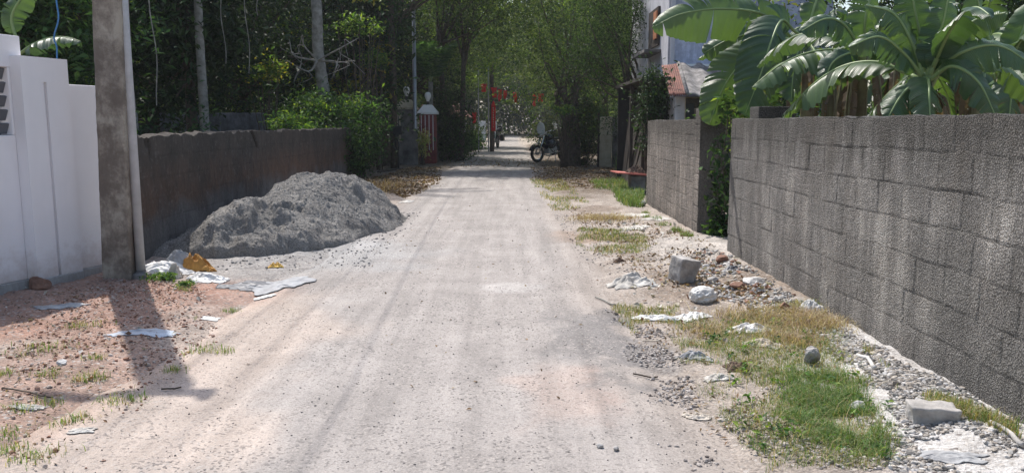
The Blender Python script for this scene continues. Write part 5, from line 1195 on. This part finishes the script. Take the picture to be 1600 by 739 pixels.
C_('paper_strip', 'thin folded white strip on grass left of the flattened bag', 'strip', 1026, 497, .34, .09, .06, 'whitebag', 6, -.5, .2, group=LT)
C_('plastic_bag', 'wide white plastic bag lying on brown straw', 'bag', 1168, 520, .34, .22, .07, 'whitebag', 7, .3, .4, group=LT)
C_('plastic_bag', 'small white bag against the foot of the block wall', 'bag', 1268, 496, .2, .16, .09, 'whitebag', 8, -.3, .6, group=LT)
C_('paper_scrap', 'cream crumpled paper in the straw below the wide bag', 'paper', 1192, 543, .26, .14, .06, 'paper', 9, -.6, .3, group=LT)
C_('torn_cloth', 'dark and white scrap on the grass at lane edge', 'cloth', 1086, 560, .2, .12, .05, 'greycloth', 10, -.2, .5, group=LT)
C_('red_wrapper', 'brownish red wrapper lying in the grass', 'wrapper', 1150, 577, .17, .12, .05, 'brown', 11, .4, .5, group=LT)
C_('paper_scrap', 'white torn paper just below the brownish red wrapper', 'paper', 1125, 594, .18, .1, .03, 'whitecloth', 12, .1, .3, group=LT)
C_('cream_wrapper', 'pale cream wrapper near the lower lane edge', 'wrapper', 1090, 646, .16, .08, .035, 'paper', 13, 0, .3, group=LT)
C_('white_sheet', 'flat white torn sheet in front of the streaked wall', 'sheet', 986, 338, .55, .5, .05, 'whitecloth', 14, .2, .2, group=LT)
C_('white_sheet', 'small white torn sheet nearest the streaked wall', 'sheet', 1022, 346, .45, .35, .04, 'whitecloth', 15, .5, .2, group=LT)
C_('white_sheet', 'white torn sheet closer to the camera than the other two', 'sheet', 992, 358, .4, .35, .04, 'whitecloth', 16, -.2, .2, group=LT)
C_('plastic_sheet', 'pale plastic sheet half buried in gravel at the bottom right corner', 'sheet', 1480, 728, .3, .1, .02, 'greycloth', 17, -.3, .2, group=LT)
C_('dark_cloth', 'dark blue grey rag among rubble beside the wall end', 'cloth', 1142, 432, .2, .16, .06, 'slat', 18, .4, .5, group=LT)
C_('brown_scrap', 'dark brown scrap on bare ground above the white cloth heap', 'scrap', 966, 408, .12, .08, .05, 'brown', 19, .4, .5, group=LT)
LL = 'litter at the foot of the pole'
C_('white_cloth', 'large rumpled white cloth at the foot of the steel pipe', 'cloth', 252, 428, .62, .4, .13, 'whitebag', 23, .3, .5, group=LL)
C_('grey_cloth', 'twisted grey brown cloth roll on top of the white cloth', 'cloth', 280, 422, .44, .2, .22, 'greycloth', 24, .7, .6, group=LL)
C_('orange_cloth', 'orange brown cushion like rag beside the sand heap', 'cloth', 304, 422, .42, .2, .16, 'orange_rag', 25, -.1, .7, group=LL)
C_('white_sheet', 'white plastic sheet right of the straw coloured bundle', 'sheet', 322, 437, .46, .24, .09, 'whitebag', 26, -.2, .5, group=LL)
C_('straw_bundle', 'straw coloured crumpled bundle among the rags', 'bundle', 275, 434, .16, .16, .12, 'paper', 27, 0, .8, group=LL)
C_('grey_sheet', 'broken dark grey sheet lying flat at the lane edge', 'sheet', 402, 445, .62, .4, .035, 'slat', 28, .3, .15, group=LL)
C_('grey_sheet', 'layered light grey sheets lying flat right of the dark one', 'sheet', 438, 445, .5, .6, .04, 'greycloth', 29, -.3, .15, group=LL, z0=.012)
C_('white_sheet', 'small white card at the near corner of the grey sheets', 'card', 413, 463, .18, .14, .02, 'whitebag', 30, .2, .2, group=LL, z0=.01)
C_('yellow_peel', 'small yellow peel on the sand in front of the heap', 'peel', 431, 416, .14, .12, .07, simple('yellow_peel', (.6, .4, .06), (.4, .2, .04), 9, .6), 31, .5, .3, group=LL)
C_('blue_sheet', 'pale blue flattened plastic crossing the pole shadow', 'sheet', 226, 523, .5, .22, .025, 'bluecloth', 32, .1, .2, group=LL)
C_('white_sheet', 'dusty flat sack close to the base of the white wall', 'sack', 92, 480, .4, .16, .03, 'greycloth', 33, .2, .2, group=LL)
C_('white_sheet', 'thin white scrap at the left picture edge below the tufts', 'scrap', 38, 636, .18, .06, .02, 'whitecloth', 34, .1, .2, group=LL)
C_('white_sheet', 'pale scrap between the tufts at lower left', 'scrap', 130, 675, .14, .07, .02, 'whitecloth', 35, .1, .2, group=LL)
C_('white_sheet', 'white scrap on bare ground right of the blue plastic', 'scrap', 328, 495, .13, .1, .02, 'whitebag', 36, .1, .2, group=LL)
C_('white_litter', 'white litter at the far end of the sand heap', 'litter', 634, 316, .3, .35, .05, 'whitecloth', 37, .1, .3, group=LL)

def rock(name, label, cat, px, py, dims, mat, seed, rot=0, tilt=0, group=None, sink=.25):
    cx, cyy = G(px, py); V, T = rock_verts(seed, 4, dims=(1, 1, 1))
    V = V * (1 + .13 * fbm(V[:, 0] * 3, V[:, 1] * 3, V[:, 2] * 3, 3, seed + 4)[:, None])
    V = V * (1 + .06 * fbm(V[:, 0] * 8, V[:, 1] * 8, V[:, 2] * 8, 3, seed)[:, None]) * np.array(dims)
    m = np.array(Matrix.Rotation(rot, 3, 'Z') @ Matrix.Rotation(tilt, 3, 'X')); V = V @ m.T; V[:, 2] += -V[:, 2].min() * (1 - sink)
    o = Geo().add(V, T=T).build(name, mat, loc=(cx, cyy, float(hz(cx, cyy)))); return tag(o, label, cat, group)
RK = 'stones on the right verge'
# broken concrete block: a cut block with rough faces
c = G(1067, 442); xs_ = np.linspace(-1, 1, 14); g = Geo()
def rough_box(a, b, c_, seed, amp=.008):
    bm = bmesh.new(); bmesh.ops.create_cube(bm, size=2); bmesh.ops.subdivide_edges(bm, edges=bm.edges, cuts=12, use_grid_fill=True)
    V = np.array([v.co[:] for v in bm.verts]); Q = np.array([[v.index for v in f.verts] for f in bm.faces]); bm.free()
    n = V / np.linalg.norm(V, axis=1)[:, None]; V = V * (1 - .03 * ((np.abs(V) > .95).sum(1)[:, None] - 1).clip(0))
    V = V * np.array((a, b, c_)); V = V + n * (amp * fbm(V[:, 0] * 22, V[:, 1] * 22, V[:, 2] * 22, 3, seed) + amp * 1.4 * fbm(V[:, 0] * 7, V[:, 1] * 7, V[:, 2] * 7, 2, seed))[:, None]
    return V, Q
V, Q = rough_box(.1, .09, .12, 4, .01); V[:, 0] *= 1 + .12 * V[:, 2] / .11; m = np.array(Matrix.Rotation(R(12), 3, 'Y') @ Matrix.Rotation(R(25), 3, 'Z')); V = V @ m.T; V[:, 2] += .11
tag(Geo().add(V, Q=Q).build('concrete_block', 'stone', loc=(c[0], c[1], float(hz(*c)))), 'broken upright concrete block standing on the right verge', 'concrete block')
V, Q = rough_box(.11, .07, .045, 7, .014); V = V @ np.array(Matrix.Rotation(R(-10), 3, 'Z')).T; V[:, 2] += .03; c = G(1456, 672)
tag(Geo().add(V, Q=Q).build('concrete_chunk', 'stone', loc=(c[0], c[1], float(hz(*c))), smooth=True), 'long flat concrete chunk in the gravel beside the wall', 'concrete chunk')
rock('grey_stone', 'angular grey stone at the edge of the bright grass', 'stone', 1265, 575, (.06, .05, .075), 'stone', 5, .3, .3, RK)
rock('white_stone', 'chalky white stone lying in the bright grass', 'stone', 1340, 643, (.045, .035, .035), 'pale_stone', 6, .3, .1, RK)
rock('dark_stone', 'dark pebble on the lane near its lower right edge, left of its twin', 'stone', 937, 702, (.018, .015, .013), 'stone', 7, 0, 0, RK)
rock('dark_stone', 'dark pebble on the lane near its lower right edge, right of its twin', 'stone', 962, 706, (.017, .014, .013), 'stone', 8, 1, 0, RK)
rock('brick_fragment', 'brown brick piece in the rubble right of the puffed bag', 'brick', 1152, 460, (.08, .05, .035), 'brickbit', 9, .3, .1, RK)
rock('brick_fragment', 'reddish brick piece at the very corner of the foreground wall', 'brick', 1128, 418, (.08, .06, .05), 'brickbit', 10, .9, .2, RK)
rock('pale_slab', 'white plaster slab leaning by the wall foot', 'slab', 1176, 456, (.11, .08, .035), 'pale_stone', 11, .5, .35, RK)
rock('pale_slab', 'small grey slab just right of the broken concrete block', 'slab', 1114, 447, (.06, .045, .035), 'stone', 12, .1, .1, RK)
rock('brick_fragment', 'dark brown stone in straw beside the small bag at the wall foot', 'stone', 1226, 494, (.045, .035, .04), 'brickbit', 13, .1, .1, RK)
rock('brick_fragment', 'small pinkish stone on the earth at far left', 'stone', 98, 575, (.035, .025, .022), 'pale_stone', 14, .1, .1)
rock('earth_lump', 'reddish lump of earth at the foot of the white wall', 'earth lump', 62, 452, (.11, .07, .07), 'brickbit', 15, .1, .1)
# sticks
def stick(label, a, b, r_, name='stick', mat='palm_bark', bend=.02):
    A = np.array((*G(*a), 0)); B = np.array((*G(*b), 0)); P = [A + (B - A) * k + np.array((bend * math.sin(k * 5), bend * math.cos(k * 4), 0)) for k in np.linspace(0, 1, 7)]
    P = [np.array((q[0], q[1], float(hz(q[0], q[1])) + r_ + .006)) for q in P]
    tag(place(Geo().tube(P, r_, 7), name, mat, tuple(A), smooth=True), label, 'stick')
stick('pale stick lying on gravel near the wall foot', (1340, 572), (1370, 592), .012, mat='pale_stone'); stick('weathered grey stick at the far right bottom corner', (1548, 694), (1600, 722), .012, mat='stone')
stick('thin bent twig across the earth at far left', (0, 611), (90, 620), .005, mat='bark'); stick('short dark twig at the end of the pole shadow', (250, 614), (290, 608), .005, mat='bark')
stick('dry twig on the lane edge right of centre', (990, 587), (1032, 584), .005, mat='bark'); stick('dry twig beside the white cloth heap', (930, 466), (965, 474), .007, mat='palm_bark')
stick('dark branch on the shaded verge below the tree', (890, 287), (912, 289), .02, mat='bark'); stick('fallen branch on the left verge beyond the dry brush', (590, 270), (630, 266), .03, mat='bark')
stick('curved pale hose end on the grass edge', (1005, 531), (1036, 530), .006, 'hose_piece', 'paper')
# red board on blocks beside the far wall end
c = G(985, 297); c = (AT(985, 268, 17.2)[0], 17.2)
t = empty('red_board_stand', (c[0], c[1], 0), 'faded red board resting on a dark block at the end of the streaked wall', 'board')
m4 = Matrix.Translation((0, 0, .44)) @ Matrix.Rotation(R(5), 4, 'Y') @ Matrix.Rotation(R(12), 4, 'Z')
Geo().box(-.36, .36, -.28, .28, -.015, .015, m4).build('board', 'redplank', t, bevel=.005)
Geo().box(-.02, .3, -.2, .2, -.1, .4).build('support_block', 'conc_dark', t, bevel=.01)
o = crumple('bark_heap', 'brown heap of curled bark lying on the faded red board', 'bark heap', 985, 268, .42, .3, .16, 'brown', 51, .2, .6)
o.location = (c[0] + .12, c[1] - .02, .45)
rock('stone', 'pale stone at the corner foot of the streaked wall', 'stone', 1004, 322, (.07, .06, .06), 'pale_stone', 21)

# ---------------- air ----------------
hm = bpy.data.materials.new('haze'); hm.use_nodes = True; hn_ = hm.node_tree; hn_.nodes.clear()
ho = hn_.nodes.new('ShaderNodeOutputMaterial'); pv = hn_.nodes.new('ShaderNodeVolumePrincipled')
pv.inputs['Color'].default_value = (.86, .9, .97, 1); pv.inputs['Density'].default_value = .0006; pv.inputs['Anisotropy'].default_value = .3
hn_.links.new(pv.outputs[0], ho.inputs['Volume'])
tag(Geo().box(-420, 420, -320, 720, -1.3, 24).build('haze', hm), 'thin pale daylight haze filling the lane', 'haze', kind='stuff')
